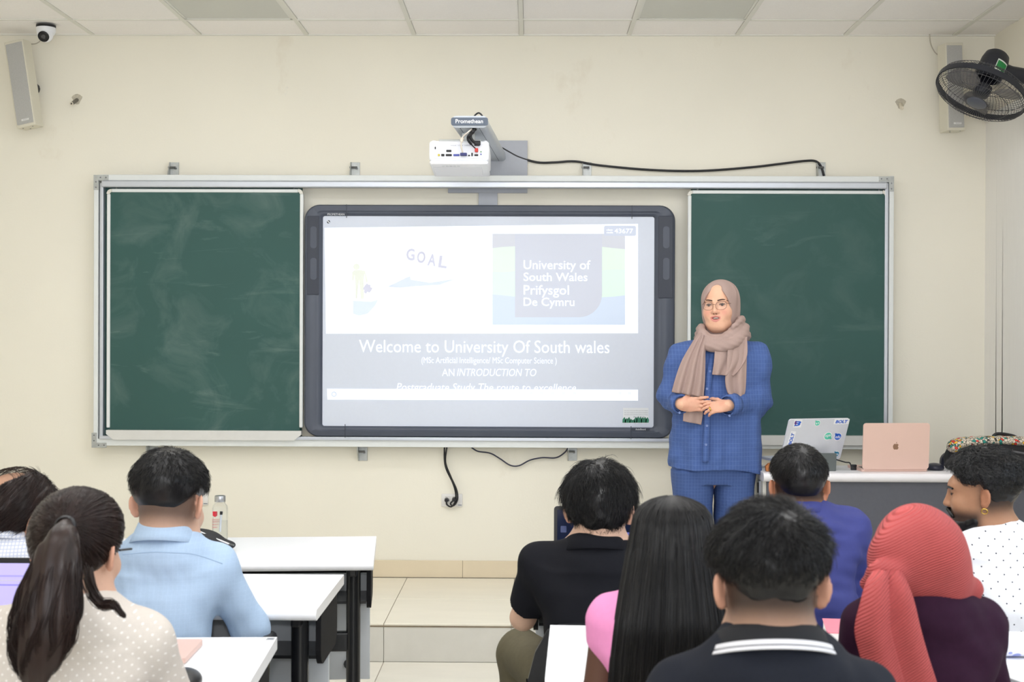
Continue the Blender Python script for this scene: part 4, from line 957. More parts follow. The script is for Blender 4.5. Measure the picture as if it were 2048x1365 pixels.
# ---- seated person seen from behind
def short_cap(H, h, top=.024, side=.008, nape=-.075, seed=1, rough=.003, front=.06, dz=0):
    e = .16 * H.k; S = SDF(np.array(H.c) - e, np.array(H.c) + e, h)
    X, Y, Z = S.G((slice(None),) * 3); c = np.array(H.c); Rm = np.array(H.R)
    x, y, z = [(Rm[0, i] * (X - c[0]) + Rm[1, i] * (Y - c[1]) + Rm[2, i] * (Z - c[2])) / H.k for i in range(3)]
    zb = np.interp(y, [-.12, -.07, -.03, .0, .02, .05, .075, .1], [nape, nape, nape + .045, .0 + dz, -.005 + dz, .03, .062, .085])
    t = np.clip((z + .02) / .10, 0, 1); off = side + (top - side) * t * t * (3 - 2 * t); ra = np.clip((z - zb) / .035, 0, 1); ra = ra * ra * (3 - 2 * ra); off = off * ra - .006 * (1 - ra)
    rx, ry, rz = .076 + off, .096 + off, .087 + off; zz = z - .035; yy = y + .012
    ql = np.sqrt((x / rx) ** 2 + (yy / ry) ** 2 + (zz / rz) ** 2); d = (ql - 1) * .085
    d = np.maximum(d, (zb - .012 - z) * .55); n1 = wav(seed, 60); n2 = wav(seed + 1, 140)
    S.f = ((d + ra * (rough * n1(x, y, z) + rough * .5 * n2(x, y, z))) * H.k).astype(np.float32)
    return S.mesh()
def short_strands(name, H, V, Q, n, L, m, parent, lift=.5, crown=(.01, -.06, .12), swirl=25, r=.0007, seed=3, up=0, wave=0, low_len=.22):
    N = vnormals(V, Q); g = np.random.default_rng(seed); i = g.integers(0, len(V), n); p = V[i]; nn = N[i]
    keep = (H.loc(p)[:, 2] > -.2); p, nn = p[keep], nn[keep]; n = len(p)
    t = p - np.array(H.p(*crown)); t -= nn * (t * nn).sum(1, keepdims=True); t /= np.maximum(np.linalg.norm(t, axis=1, keepdims=True), 1e-6)
    b = np.cross(nn, t); a = R(swirl) * np.exp(-np.linalg.norm(p - np.array(H.p(*crown)), axis=1) / .05) + g.normal(size=n) * .35
    t = t * np.cos(a)[:, None] + b * np.sin(a)[:, None]
    low = H.loc(p)[:, 2]; Ls = L * (low_len + (1 - low_len) * sst(low, -.03, .085)) * g.uniform(.6, 1.25, n); k = 5; u = np.linspace(0, 1, k)
    q = (lift * (.15 + .85 * sst(low, -.02, .08)) * (.6 + .8 * g.random(n)))[:, None, None]; wv = wave * np.sin(u[None, :] * 7 + g.uniform(0, 6, n)[:, None])[:, :, None] * b[:, None, :]
    path = p[:, None, :] - nn[:, None, :] * .003 + Ls[:, None, None] * (t[:, None, :] * u[None, :, None] + nn[:, None, :] * (q * (u - .75 * u * u)[None, :, None]) + np.array([0, 0, up]) * (u * u)[None, :, None]) + wv
    return strands(name, path, r * g.uniform(.7, 1.5, n), m, parent)
def aud(d, head, sh, el, neck, label, skin, shirt, pants, h=.006, sleeve='long', yaw=0, pitch=8, roll=0, lean=.04, hair_col=(22, 20, 22), fade=0, collar=None, wrist=None, fold=.0035, seed=1, ears=True, tdepth=.125, hk=None, shr=.058, waist=None, kdx=(-.04, .04), cap_top=.145, full=1.0, feet=None, beard=False, nr=.053):
    """head=(cx, top, width) in pixels, sh / el: left and right joints in pixels (el with forward shift)"""
    ppm = F / d; k = hk or head[2] / ppm / .172
    Hd = Head(P(head[0], head[1], d) - Vector((0, 0, cap_top * k)), rot_head(yaw, pitch, roll), k)
    J = {}; J['nb'] = P(neck[0], neck[1], d - .01); J['s'] = [P(a, b, d + lean * .4) for a, b in sh]; J['e'] = [P(a, b, d + c) for a, b, c in el]
    mid = (J['s'][0] + J['s'][1]) / 2; hw = (J['s'][1].x - J['s'][0].x) / 2
    J['w'] = wrist or [Vector((mid.x - .10, d + .34, .785)), Vector((mid.x + .10, d + .34, .785))]
    J['w'] = [J['e'][i] + (J['w'][i] - J['e'][i]).normalized() * min(.26, (J['w'][i] - J['e'][i]).length) for i in (0, 1)]
    t = thing('person', (mid.x, d, 0), label, 'person', 'seated students')
    # body: one continuous surface
    lo = (min(J['e'][0].x, J['s'][0].x, mid.x - .09 + kdx[0]) - .12, d - .22, -.01); hi = (max(J['e'][1].x, J['s'][1].x) + .12, d + .62, Hd.c.z + .17 * k)
    S = SDF(lo, hi, h); head_sdf(S, Hd, ears, full)
    S.cone(Hd.p(0, -.022, -.05), J['nb'], nr * k, nr * 1.12 * k, .03); S.cone(Hd.p(0, -.004, -.05), J['nb'] + Vector((0, .02, 0)), nr * .9 * k, nr * k, .03)
    pel = Vector((mid.x, d - .03, .52))
    S.cone(mid + Vector((0, -.01, -.06)), pel, .10, .11, .05, (hw * 6.5, .8, 1))
    for i in (0, 1):
        s, e, w = J['s'][i], J['e'][i], J['w'][i]
        S.cone(J['nb'], s, .045, .044, .05); S.chain([s, e, w], [.043, .036, .025], .02)
        fd = (w - e); fd.z *= .3; hand_sdf(S, w, fd, (0, 0, -1), (1 if i == 0 else -1, 0, 0), .95, (12, 14, 16, 18))
        x = mid.x + (-.09 if i == 0 else .09); kx = x + kdx[i]; kn = Vector((kx, d + .40, .50))
        S.chain([Vector((x, d, .50)), kn, Vector((kx, d + .36, .09))], [.075, .052, .036], .03)
        S.cone((kx, d + .34, .05), (kx, d + .50, .035), .036, .03, .03)
    V, Q = S.mesh(); L = Hd.loc(V); c = np.tile(lin(skin), (len(V), 1)); hc = lin(hair_col)
    hz = L[:, 2] > -.16
    ax_ = np.abs(L[:, 0]); c = mixc(c, lin((40, 28, 26)), (((ax_ - .036) / .011) ** 2 + ((L[:, 2] - .010) / .0045) ** 2 < 1) & (L[:, 1] > .055) & hz)
    c = mixc(c, lin(skin) * np.array([.82, .62, .60]), .8 * ((ax_ < .024) & (np.abs(L[:, 2] + .0565) < .011) & (L[:, 1] > .075)))
    if beard:
        bz = sst(-L[:, 2], .030 - .004, .062) * sst(L[:, 1], -.012, .022) * hz; mo = (ax_ < .032) & (np.abs(L[:, 2] + .040) < .006) & (L[:, 1] > .07)
        c = mixc(c, hc, np.maximum(bz * .9, mo * .85))
    if fade:                                                     # cropped hair on the scalp fading into the nape
        near = (np.abs(L[:, 0]) < .076) & (L[:, 1] < .03)
        c = mixc(c, hc, fade * near * sst(L[:, 2], -.078, -.018) * sst(-L[:, 1], -.03, .03))
    ear = hz & (np.abs(L[:, 0]) > .076) & (np.abs(L[:, 2]) < .05); c = mixc(c, lin(skin) * np.array([1.05, .82, .78]), ear * .6)
    np_mesh('body', V, Q, SKIN, t, 2, c)
    # shirt
    o = .012; lo2 = (lo[0] - .02, d - .26, .42); hi2 = (hi[0] + .02, d + .5, max(J['nb'].z, mid.z) + .12); S = SDF(lo2, hi2, max(h, .0055))
    zt = mid.z - .015; ww = waist or (hw * .93); cy = d - .015
    S.loft([(.44, mid.x, d - .04, ww + .01, tdepth * 1.0), (.60, mid.x, d - .035, ww, tdepth * .98), (.5 * (.6 + zt), mid.x, d - .03, max(ww, hw * .95), tdepth), (zt - .05, mid.x, cy, hw * .98, tdepth * .95), (zt, mid.x, cy + .003, hw * .9, tdepth * .78)], .03, 2.6)
    for i in (0, 1):
        s, e, w = J['s'][i], J['e'][i], J['w'][i]
        S.cone(J['nb'] + Vector((0, .0, -.012)), s, shr * .95, shr, .06)
        S.cone(J['nb'] + Vector((0, .0, -.02)), s + (mid - s) * .3 + Vector((0, -.035, -.05)), shr * .9, shr, .06)
        if sleeve == 'long': S.cone(s, e, shr, .050, .03); S.cone(e, w, .050, .036, .03, flat=True)
        elif sleeve == 'short': S.cone(s, s + (e - s) * .78, shr, .058, .03, flat=True)
        elif sleeve == 'cap': S.cone(s, s + (e - s) * .30, shr * .95, shr * .9, .03, flat=True)
    S.ell(J['nb'] + Vector((0, -.03, -.035)), (.105, .075, .055), .05)
    w1, w2 = wav(seed, 28), wav(seed + 7, 60); zz = mid.z
    def folds(X, Y, Z):
        b = np.sin((Z * 38 + X * 14 * np.sign(X - mid.x) + 2.2 * w1(X, Y, Z))) * np.clip((zz - .10 - Z) / .25, 0, 1)
        return fold * 1.5 * (.9 * w1(X, Y, Z) + .45 * w2(X, Y, Z) + .55 * b)
    S.disp(folds)
    S.cone(Hd.p(0, -.02, -.03), J['nb'] + Vector((0, .005, -.02)), (nr + .002) * k, (nr * 1.1 + .002) * k, 0, op=1)
    V, Q = S.mesh(); V = relax(V, Q, 1, .4); so = np_mesh('shirt', V, Q, shirt, t)
    # trousers
    S = SDF((mid.x - .4, d - .2, .0), (mid.x + .4, d + .58, .62), .009)
    S.loft([(.42, mid.x, d - .03, .185, .135), (.50, mid.x, d - .03, .19, .14), (.60, mid.x, d - .03, .17, .12)], .03)
    for i in (0, 1):
        x = mid.x + (-.09 if i == 0 else .09); kx = x + kdx[i]
        S.cone((x, d, .505), (kx, d + .40, .515), .09, .074, .03); S.cone((kx, d + .40, .5), (kx, d + .36, .10), .07, .055, .03, flat=True)
    add_folds(S, seed + 3, .004, 30); V, Q = S.mesh(); np_mesh('trousers', V, Q, pants, t)
    for i in (0, 1):
        kx = mid.x + (-.09 if i == 0 else .09) + kdx[i]; S = SDF((kx - .07, d + .26, 0), (kx + .07, d + .58, .13), .008)
        S.cone((kx, d + .335, .048), (kx, d + .50, .036), .046, .038, .02).cone((kx, d + .345, .05), (kx, d + .35, .10), .043, .042, .02); S.cut((0, 0, .003), (0, 0, -1))
        V, Q = S.mesh(); np_mesh('shoe', V, Q, mat('shoe_dark', (34, 32, 34), .5), t)
    return t, Hd, J, so
def collar(parent, nb, Hd, prof, m, tilt=18, rx=.064, ry=.066, n=48, a0=-250, a1=70, name='collar', dy=.0, dip=0):
    """band round the neck: prof of (extra radius, height); tilt lowers the front; dip lowers the sides"""
    mb = MB(); Rt = Matrix.Rotation(R(-tilt), 3, 'X')
    for e, z in prof:
        for j in range(n + 1):
            a = R(a0 + (a1 - a0) * j / n); sidez = -dip * abs(math.cos(a)) ** 2
            mb.v.append(tuple(nb + Vector((0, dy, 0)) + Rt @ Vector(((rx + e) * math.cos(a), (ry + e) * math.sin(a), z + sidez))))
    for i in range(len(prof) - 1):
        for j in range(n): mb.f.append((i * (n + 1) + j, i * (n + 1) + j + 1, (i + 1) * (n + 1) + j + 1, (i + 1) * (n + 1) + j))
    o = mb.build(name, m, parent, 2); s = o.modifiers.new('t', 'SOLIDIFY'); s.thickness = .003; s.offset = 0; return o
def grid_lines(m, axes, col, amt):
    """woven or printed lines: (axis, spacing, width) in object space"""
    g = NG(m); q = g.xyz(); tot = None
    for ax, sp, w in axes:
        f = g.math('FRACT', g.math('DIVIDE', q['XYZ'.index(ax)], sp)); k = g.math('LESS_THAN', f, w / sp); tot = k if tot is None else g.math('MAXIMUM', tot, k)
    g.color(g.mixc(g.math('MULTIPLY', tot, amt), g.base(), s2l(col))); return m
def dots(m, sx, sz, r, col, amt=1):
    """staggered dots printed on the cloth, laid out on the back (x, z)"""
    g = NG(m); q = g.xyz(); row = g.math('FLOOR', g.math('DIVIDE', q[2], sz)); odd = g.math('MODULO', g.math('ABSOLUTE', row), 2)
    fx = g.math('SUBTRACT', g.math('FRACT', g.math('ADD', g.math('DIVIDE', q[0], sx), g.math('MULTIPLY', odd, .5))), .5); fz = g.math('SUBTRACT', g.math('FRACT', g.math('DIVIDE', q[2], sz)), .5)
    dd = g.math('ADD', g.math('POWER', g.math('MULTIPLY', fx, sx), 2), g.math('POWER', g.math('MULTIPLY', fz, sz), 2))
    g.color(g.mixc(g.math('MULTIPLY', g.math('LESS_THAN', dd, r * r), amt), g.base(), s2l(col))); return m
# ================================================================ the audience
JEAN = mat('dark_trousers', (44, 46, 58), .8, noise=.1, nscale=40); OLIVE = mat('olive_trousers', (92, 86, 66), .8, noise=.1, nscale=40, bump=.05, bscale=150)
POLO = [(-.004, -.02), (.001, .022), (.006, .027), (.013, .022), (.028, -.018)]
# man in the light blue shirt
BLUE = grid_lines(mat('light_blue_shirt', (166, 189, 216), .75, noise=.03, nscale=200, bump=.03, bscale=400), [('X', .012, .0012), ('Z', .012, .0012)], (184, 205, 230), .25)
t, H, J, so = aud(3.75, (339, 897, 138), ((240, 1136), (432, 1134)), ((180, 1256, .08), (500, 1256, .08)), (332, 1082), 'man in light blue shirt with short black hair bent over his desk', (204, 166, 144), BLUE, JEAN, yaw=-9, pitch=14, fade=.8, seed=11, fold=.004, full=1.05)
V, Q = short_cap(H, .0045, .022, .004, -.030, 5, .002, dz=.012); np_mesh('hair', V, Q, HAIR, t)
short_strands('hair_strands', H, V, Q, 6500, .026, HAIR, t, .6, (.015, -.05, .12), 60)
collar(so, J['nb'] + Vector((0, -.006, .022)), H, [(-.004, -.03), (.000, .022), (.004, .027), (.010, .022), (.022, -.012), (.030, -.034)], BLUE, 17, .064, .066)
yk = MB().tube(spline([P(245, 1110, 3.62), P(300, 1105, 3.615), P(340, 1106, 3.612), P(390, 1110, 3.615), P(445, 1128, 3.63)], 6), .0016, 6); yk.build('yoke_seam', mat('blue_seam', (150, 174, 204), .8), so)
chair(-.99, 3.76, 0, 'black chair under the man in light blue shirt', .66)
# balding man at the left edge
CHK = grid_lines(mat('checked_white_shirt', (232, 234, 242), .75, noise=.02, nscale=100), [('X', .009, .0022), ('Z', .009, .0022)], (176, 186, 214), .7)
t, H, J, so = aud(3.78, (33, 930, 140), ((-70, 1120), (112, 1118)), ((-112, 1230, .1), (150, 1235, .1)), (20, 1080), 'balding man in fine checked white shirt at the left edge', (190, 146, 120), CHK, JEAN, yaw=-38, pitch=22, fade=.2, seed=23)
V, Q = short_cap(H, .0045, .012, .012, -.095, 8, .003, dz=-.02)
L = H.loc(V); bald = (((L[:, 0] + .025) / .070) ** 2 + ((L[:, 1] + .065) / .070) ** 2 < 1) & (L[:, 2] > .038)
fm = ~bald[Q].any(1); np_mesh('hair', V, Q[fm], HAIRB, t)

g = np.random.default_rng(4); Nn = vnormals(V, Q); ok = np.where(~bald)[0]; i = g.choice(ok, 3800); dn = np.array(H.R @ Vector((0, -.5, -1))); pth = []
tt = dn[None] - Nn[i] * (Nn[i] @ dn)[:, None]; tt /= np.linalg.norm(tt, axis=1, keepdims=True); u = np.linspace(0, 1, 5)
strands('hair_strands', V[i][:, None] + .045 * g.uniform(.5, 1.2, len(i))[:, None, None] * (tt[:, None] * u[None, :, None] + Nn[i][:, None] * (.28 * (u - u * u))[None, :, None]), .0007, HAIRB, t)
cb = []                                                               # thin strands combed over the bald crown
for k in range(70):
    a = g.uniform(-.07, .05); pts = []
    for u_ in np.linspace(-1, 1, 9):
        x = u_ * .078; y = a - .025 + .03 * u_; zz = 1 - (x / .090) ** 2 - ((y + .012) / .110) ** 2; pts.append(H.p(x, y, .035 + .101 * math.sqrt(max(zz, .02)) + g.normal() * .001))
    cb.append([tuple(p) for p in pts])
strands('comb_over', np.array(cb), .0008, HAIRB, t)
collar(so, J['nb'] + Vector((0, -.004, .010)), H, POLO, CHK, 17, .062, .064)
chair(P(20, 1100, 3.78).x, 3.79, 0, 'black chair under the balding man in checked shirt', .66, arms=False)
# woman with the ponytail
DOT = dots(mat('beige_dotted_blouse', (204, 196, 188), .8, noise=.03, nscale=120, bump=.03, bscale=300), .021, .0105, .0021, (232, 228, 224), .9)
t, H, J, so = aud(2.75, (155, 975, 166), ((-20, 1282), (286, 1282)), ((-66, 1430, .08), (345, 1425, .08)), (150, 1215), 'woman with long brown ponytail in beige dotted blouse', (204, 164, 142), DOT, JEAN, h=.005, yaw=-12, pitch=10, seed=31, fold=.003, cap_top=.14)
V, Q = short_cap(H, .004, .016, .013, -.105, 12, .0015, dz=-.015); np_mesh('hair', V, Q, HAIRB, t)
tie = P(132, 1052, 2.645)
N = vnormals(V, Q); g = np.random.default_rng(6); i = g.integers(0, len(V), 5200); p = V[i] + N[i] * .001; c = np.array(H.p(0, -.012, .03)); pt = []
u = np.linspace(0, 1, 9); ta = np.array(tie)
for a in u:                                                           # great-circle like sweep over the head to the tie
    q = p * (1 - a) + ta * a - c; rad = np.linalg.norm(p - c, axis=1) * (1 - a) + np.linalg.norm(ta - c) * a; pt.append(c + q / np.linalg.norm(q, axis=1, keepdims=True) * rad[:, None] + g.normal(size=p.shape) * .0006)
strands('hair_strands', np.stack(pt, 1), .0008, HAIRB, t, .6)
MB().lathe([(.016, -.007), (.021, -.004), (.022, 0), (.021, .004), (.016, .007)], Matrix.Translation(tie + Vector((0, -.006, 0))) @ Matrix.Rotation(R(65), 4, 'X'), 20).build('hair_tie', BLK, t, 2)
axis_px = [(132, 1053, 2.63), (124, 1078, 2.575), (112, 1125, 2.55), (100, 1180, 2.545), (92, 1235, 2.54), (82, 1285, 2.535), (72, 1330, 2.53), (68, 1362, 2.53)]
wid = [.014, .028, .042, .052, .058, .054, .036, .010]; A = np.array([tuple(v) for v in spline([P(*a) for a in axis_px], 4)]); Wd = np.interp(np.linspace(0, 7, len(A)), range(8), wid)
S = SDF(A.min(0) - .09, A.max(0) + .09, .005)
for k in range(len(A) - 1): S.cone(A[k], A[k + 1], Wd[k] * .72, Wd[k + 1] * .72, .01, (1.15, .55, 1))
w1 = wav(3, 55); S.disp(lambda X, Y, Z: .0012 * np.sin(X * 260 + 3 * w1(X * .3, Y, Z * .15))); V, Q = S.mesh(); np_mesh('ponytail', V, Q, HAIRB, t)
n = 4600; th = g.uniform(0, 2 * math.pi, n); rr = np.sqrt(g.uniform(.45, 1.1, n)); u = np.linspace(0, 1, len(A)); wv = g.uniform(0, 6.28, n); cl = np.floor(th * 4)
off = np.stack([np.cos(th) * rr * 1.1, np.sin(th) * rr * .52, 0 * th], 1)[:, None, :] * Wd[None, :, None]
curl = (.012 * u[None, :] ** 1.5 * np.sin(u[None, :] * 15 + cl[:, None] * 1.7 + wv[:, None] * .15))[:, :, None] * np.array([1, .35, 0])
endd = (1 - .22 * g.random(n) * 1)[:, None, None]; pth = A[0][None, None] + (A[None] + off + curl - A[0][None, None]) * (endd ** .6); strands('ponytail_strands', pth, .0009, HAIRB, t, .5)
lock = np.array([tuple(v) for v in spline([P(175, 1150, 2.62), P(186, 1190, 2.58), P(205, 1212, 2.57), P(228, 1212, 2.56), P(240, 1226, 2.555), P(250, 1234, 2.55)], 4)])
strands('loose_lock', lock[None] + (g.normal(size=(90, 1, 3)) * np.array([.004, .004, .006])) * np.linspace(1.3, .35, len(lock))[None, :, None], .001, HAIRB, t, .4)
MB().tube([H.p(.079, .03, .012), H.p(.074, .09, .016)], .0025, 6).build('glasses_arm', BLK, t)
chair(-.83, 2.77, 0, 'black chair under the woman with ponytail', .70)
# man in the black polo shirt
BPOLO = mat('black_polo_cloth', (20, 21, 27), .85, spec=.2, noise=.08, nscale=150, bump=.04, bscale=400)
t, H, J, so = aud(4.0, (1200, 920, 126), ((1080, 1128), (1312, 1128)), ((1046, 1236, .10), (1350, 1236, .10)), (1190, 1098), 'man in black polo shirt with wavy black hair before a dark laptop', (206, 170, 148), BPOLO, OLIVE, kdx=(-.14, .05), sleeve='short', yaw=-10, pitch=10, seed=41, fold=.003, ears=True)
V, Q = short_cap(H, .0045, .024, .014, -.090, 15, .004, dz=-.02); np_mesh('hair', V, Q, HAIR, t)
short_strands('hair_strands', H, V, Q, 7500, .045, HAIR, t, .55, (.0, -.045, .12), 40, .0007, 9, up=-.3, wave=.003, low_len=.55)
collar(so, J['nb'] + Vector((0, -.004, .006)), H, [(-.004, -.02), (.003, .026), (.010, .031), (.018, .026), (.036, -.018)], BPOLO, 17, .064, .064)
chair(.205, 4.02, 0, 'black chair under the man in black polo shirt', .73, arms=False)
# woman with long straight black hair and pink top
PINK = mat('pink_ribbed_top', (224, 140, 190), .8, noise=.03, nscale=90, bump=.05, bscale=200)
t, H, J, so = aud(2.75, (1342, 990, 150), ((1226, 1240), (1458, 1240)), ((1198, 1400, .06), (1490, 1400, .06)), (1338, 1195), 'woman with very long straight black hair and pink cap sleeve top', (96, 68, 56), PINK, JEAN, h=.005, sleeve='cap', yaw=0, pitch=4, seed=51, shr=.05, cap_top=.135)
rows = [(1365 + 60, 1334, 118), (1365, 1335, 118), (1300, 1338, 116), (1230, 1340, 110), (1160, 1341, 98), (1100, 1342, 86), (1060, 1343, 80), (1030, 1343, 74), (1012, 1343, 62), (1000, 1342, 46), (993, 1342, 26), (989.5, 1342, 6)]
LR = []
for py, px, w in rows:
    q = P(px, py, 2.75); hd = w / F * 2.75; dep = min(hd * 1.1, .105) if py < 1120 else .105 - .028 * min(1, (py - 1120) / 80); cy = 2.735 if py < 1100 else 2.735 - .055 * min(1, (py - 1100) / 130)
    LR.append((q.z, q.x, cy, hd, dep))
LR = np.array(LR[::-1])[::-1]; LR = LR[np.argsort(LR[:, 0])]
def hpos(phi, z, rho):
    it = lambda i: np.interp(z, LR[:, 0], LR[:, i]); return np.stack([it(1) + rho * it(3) * np.cos(phi), it(2) + rho * it(4) * np.sin(phi), z + 0 * phi], -1)
S = SDF((LR[:, 1].min() - .16, 2.5, LR[0, 0] - .02), (LR[:, 1].max() + .16, 2.9, LR[-1, 0] + .02), .0055)
S.loft([(a, b, c, d * .965, e * .95) for a, b, c, d, e in LR], .0, 2.0); S.cut((0, 2.80, H.c.z - .06), (0, 1, -.25)); V, Q = S.mesh(); np_mesh('hair', V, Q, HAIR, t)
n = 5200; g = np.random.default_rng(12); phi = g.uniform(R(172), R(368), n); zt = LR[-1, 0] - .0006; zend = LR[0, 0] + .05 * g.random(n)
u = np.linspace(0, 1, 26) ** 1.6; z = zt + (zend[:, None] - zt) * u[None, :]; ph = phi[:, None] + (.05 * np.sin(3 * u)[None, :] * g.normal(size=(n, 1)))
pth = hpos(ph, z, (1 + .02 * g.normal(size=(n, 1)))); strands('hair_strands', pth, .0009, HAIR, t, .8)
chair(.29, 2.77, 0, 'black chair under the woman with long straight hair', .68, arms=False)
# man in the foreground with the striped black collar
t, H, J, so = aud(2.15, (1540, 998, 208), ((1372, 1402), (1712, 1402)), ((1310, 1600, .06), (1770, 1600, .06)), (1540, 1296), 'foreground man with thick black hair and black polo with white collar stripe', (184, 146, 124), mat('charcoal_polo_cloth', (28, 31, 40), .85, spec=.2, noise=.06, nscale=150, bump=.04, bscale=400), JEAN, h=.0045, sleeve='short', yaw=2, pitch=10, seed=61, fade=.92, cap_top=.150, nr=.055, shr=.062)
V, Q = short_cap(H, .0035, .022, .002, -.046, 21, .003, dz=.022); np_mesh('hair', V, Q, HAIR, t)
short_strands('hair_strands', H, V, Q, 12500, .036, HAIR, t, .6, (.018, -.072, .105), 70, .0006, 13, low_len=.15)
CN = J['nb'] + Vector((0, -.002, -.004)); pr = [(-.004, -.02), (.003, .026), (.010, .031), (.018, .026), (.036, -.014)]
collar(so, CN, H, pr, mat('black_knit_collar', (22, 23, 28), .85, bump=.05, bscale=300), 22, .066, .066)
for a, b in (((.0290, .0015), (.0325, -.0060)), ((.0338, -.0085), (.0362, -.0135))): collar(so, CN + Vector((0, -.0016, 0)), H, [a, b], mat('white_stripe_knit', (214, 214, 220), .8), 22, .0675, .0675, name='collar_stripe')
chair(.39, 2.16, 0, 'black chair under the foreground man', .70, arms=False)
# man in the navy shirt
NAVYS = mat('navy_shirt', (52, 58, 122), .75, noise=.04, nscale=120, bump=.03, bscale=300)
t, H, J, so = aud(4.07, (1597, 887, 109), ((1492, 1062), (1700, 1062)), ((1470, 1190, .08), (1722, 1190, .08)), (1597, 1030), 'man in navy blue shirt with cropped black hair', (178, 128, 98), NAVYS, JEAN, yaw=0, pitch=2, seed=71, fade=.95, cap_top=.140, fold=.0075, waist=.17)
V, Q = short_cap(H, .0045, .016, .003, -.045, 25, .0015, dz=.025); np_mesh('hair', V, Q, HAIR, t)
short_strands('hair_strands', H, V, Q, 8000, .022, HAIR, t, .5, (.0, -.07, .11), 20)
collar(so, J['nb'] + Vector((0, -.004, .004)), H, [(-.004, -.02), (.002, .022), (.008, .026), (.013, .022), (.022, -.01)], NAVYS, 18, .062, .062)
chair(P(1597, 1100, 4.07).x, 4.09, 0, 'black chair under the man in navy shirt', .70, arms=False)
# woman in the coral headscarf
CORAL = mat('coral_pleated_cloth', (194, 84, 84), .75, noise=.03, nscale=30)
def ribs(m, vec, freq, dist):
    g = NG(m); t_ = g.n('TexCoord'); dp = g.n('VectorMath', operation='DOT_PRODUCT'); g.l(t_.outputs['Object'], dp.inputs[0]); dp.inputs[1].default_value = vec
    n = g.n('TexNoise'); n.inputs['Scale'].default_value = 4; g.l(t_.outputs['Object'], n.inputs['Vector'])
    s = g.math('SINE', g.math('MULTIPLY', g.math('ADD', dp.outputs['Value'], g.math('MULTIPLY', n.outputs[0], .03)), freq)); b = g.n('Bump'); b.inputs['Strength'].default_value = .75; b.inputs['Distance'].default_value = dist
    g.l(s, b.inputs['Height']); g.l(b.outputs[0], g.b.inputs['Normal']); return m
ribs(CORAL, (-.45, .0, .89), 1350, .0055)
PLUM = mat('plum_jacket', (44, 21, 40), .8, spec=.12, noise=.08, nscale=90, bump=.04, bscale=300)
t, H, J, so = aud(2.8, (1834, 997, 178), ((1745, 1258), (1950, 1256)), ((1700, 1400, .08), (1972, 1400, .08)), (1838, 1190), 'woman in coral pleated headscarf and dark plum jacket', (200, 150, 124), PLUM, JEAN, h=.0055, yaw=4, pitch=6, seed=81, cap_top=.135, fold=.004)
S = SDF((H.c.x - .22, 2.55, H.c.z - .24), (H.c.x + .22, 3.0, H.c.z + .17), .0045)
q = lambda px, py, y: P(px, py, y)
S.ell(H.p(0, -.008, .030), (.088, .112, .100), .03); S.ell(q(1868, 1108, 2.76), (.058, .085, .072), .03)
S.cone(q(1800, 1120, 2.75), q(1888, 1145, 2.76), .066, .050, .03); S.cone(q(1785, 1160, 2.735), q(1895, 1170, 2.745), .036, .034, .03); S.cone(q(1880, 1166, 2.76), q(1940, 1178, 2.79), .038, .026, .03); S.cone(q(1938, 1182, 2.80), q(1950, 1184, 2.9), .018, .02, .02)
S.cone(q(1760, 1150, 2.69), q(1790, 1150, 2.685), .026, .024, .02); S.cone(q(1733, 1168, 2.72), q(1760, 1148, 2.69), .014, .022, .015)
w1 = wav(5, 16)
S.disp(lambda X, Y, Z: .0045 * np.sin(((Z - H.c.z) * 90 + (X - H.c.x) * 45) + 2.5 * w1(X, Y, Z)) * np.clip((H.c.z - .035 - Z) / .05, 0, 1) + .002 * w1(X * 2, Y, Z * 2))
S.ell(H.p(0, .14, -.02), (.062, .08, .09), .01, H.R, 1); V, Q = S.mesh(); hd_ = np_mesh('headscarf', V, Q, CORAL, t)
CORT = mat('coral_tail_cloth', (196, 86, 86), .75, noise=.03, nscale=30); ribs(CORT, (-.60, 0, .80), 1250, .0060)
def sheet(name, rowsL, m, parent, thick=.004, nu=22, ripple=None, sub=6):
    """hanging cloth: rows of (left point, right point) in space with folds pushed along y"""
    Ls = spline([a for a, b in rowsL], sub); Rs = spline([b for a, b in rowsL], sub); mb = MB(); nv = len(Ls)
    for j in range(nv):
        for i in range(nu + 1):
            u = i / nu; p = Ls[j].lerp(Rs[j], u); p = p + Vector((0, (ripple(u, j / (nv - 1)) if ripple else 0), 0)); mb.v.append(tuple(p))
    for j in range(nv - 1):
        for i in range(nu): a = j * (nu + 1) + i; mb.f.append((a, a + 1, a + nu + 2, a + nu + 1))
    o = mb.build(name, m, parent, 2); s = o.modifiers.new('t', 'SOLIDIFY'); s.thickness = thick; s.offset = 0; return o
sheet('scarf_tail', [(q(1752, 1140, 2.675), q(1800, 1140, 2.675)), (q(1735, 1165, 2.645), q(1812, 1160, 2.645)), (q(1722, 1210, 2.62), q(1828, 1200, 2.62)), (q(1711, 1262, 2.612), q(1842, 1258, 2.612)), (q(1722, 1315, 2.612), q(1858, 1315, 2.612)), (q(1734, 1372, 2.61), q(1876, 1372, 2.61)), (q(1746, 1430, 2.61), q(1890, 1430, 2.61))], CORT, t, .004, 40,
      lambda u, v: -.016 * math.sin(math.pi * u) + .009 * math.cos(2 * math.pi * (u * 1.6 + .1)) * (1 - .3 * v) + (.010 * (1 if u > .52 else 0)))
chair(P(1838, 1200, 2.8).x, 2.82, 0, 'black chair under the woman in coral headscarf', .70, arms=False)
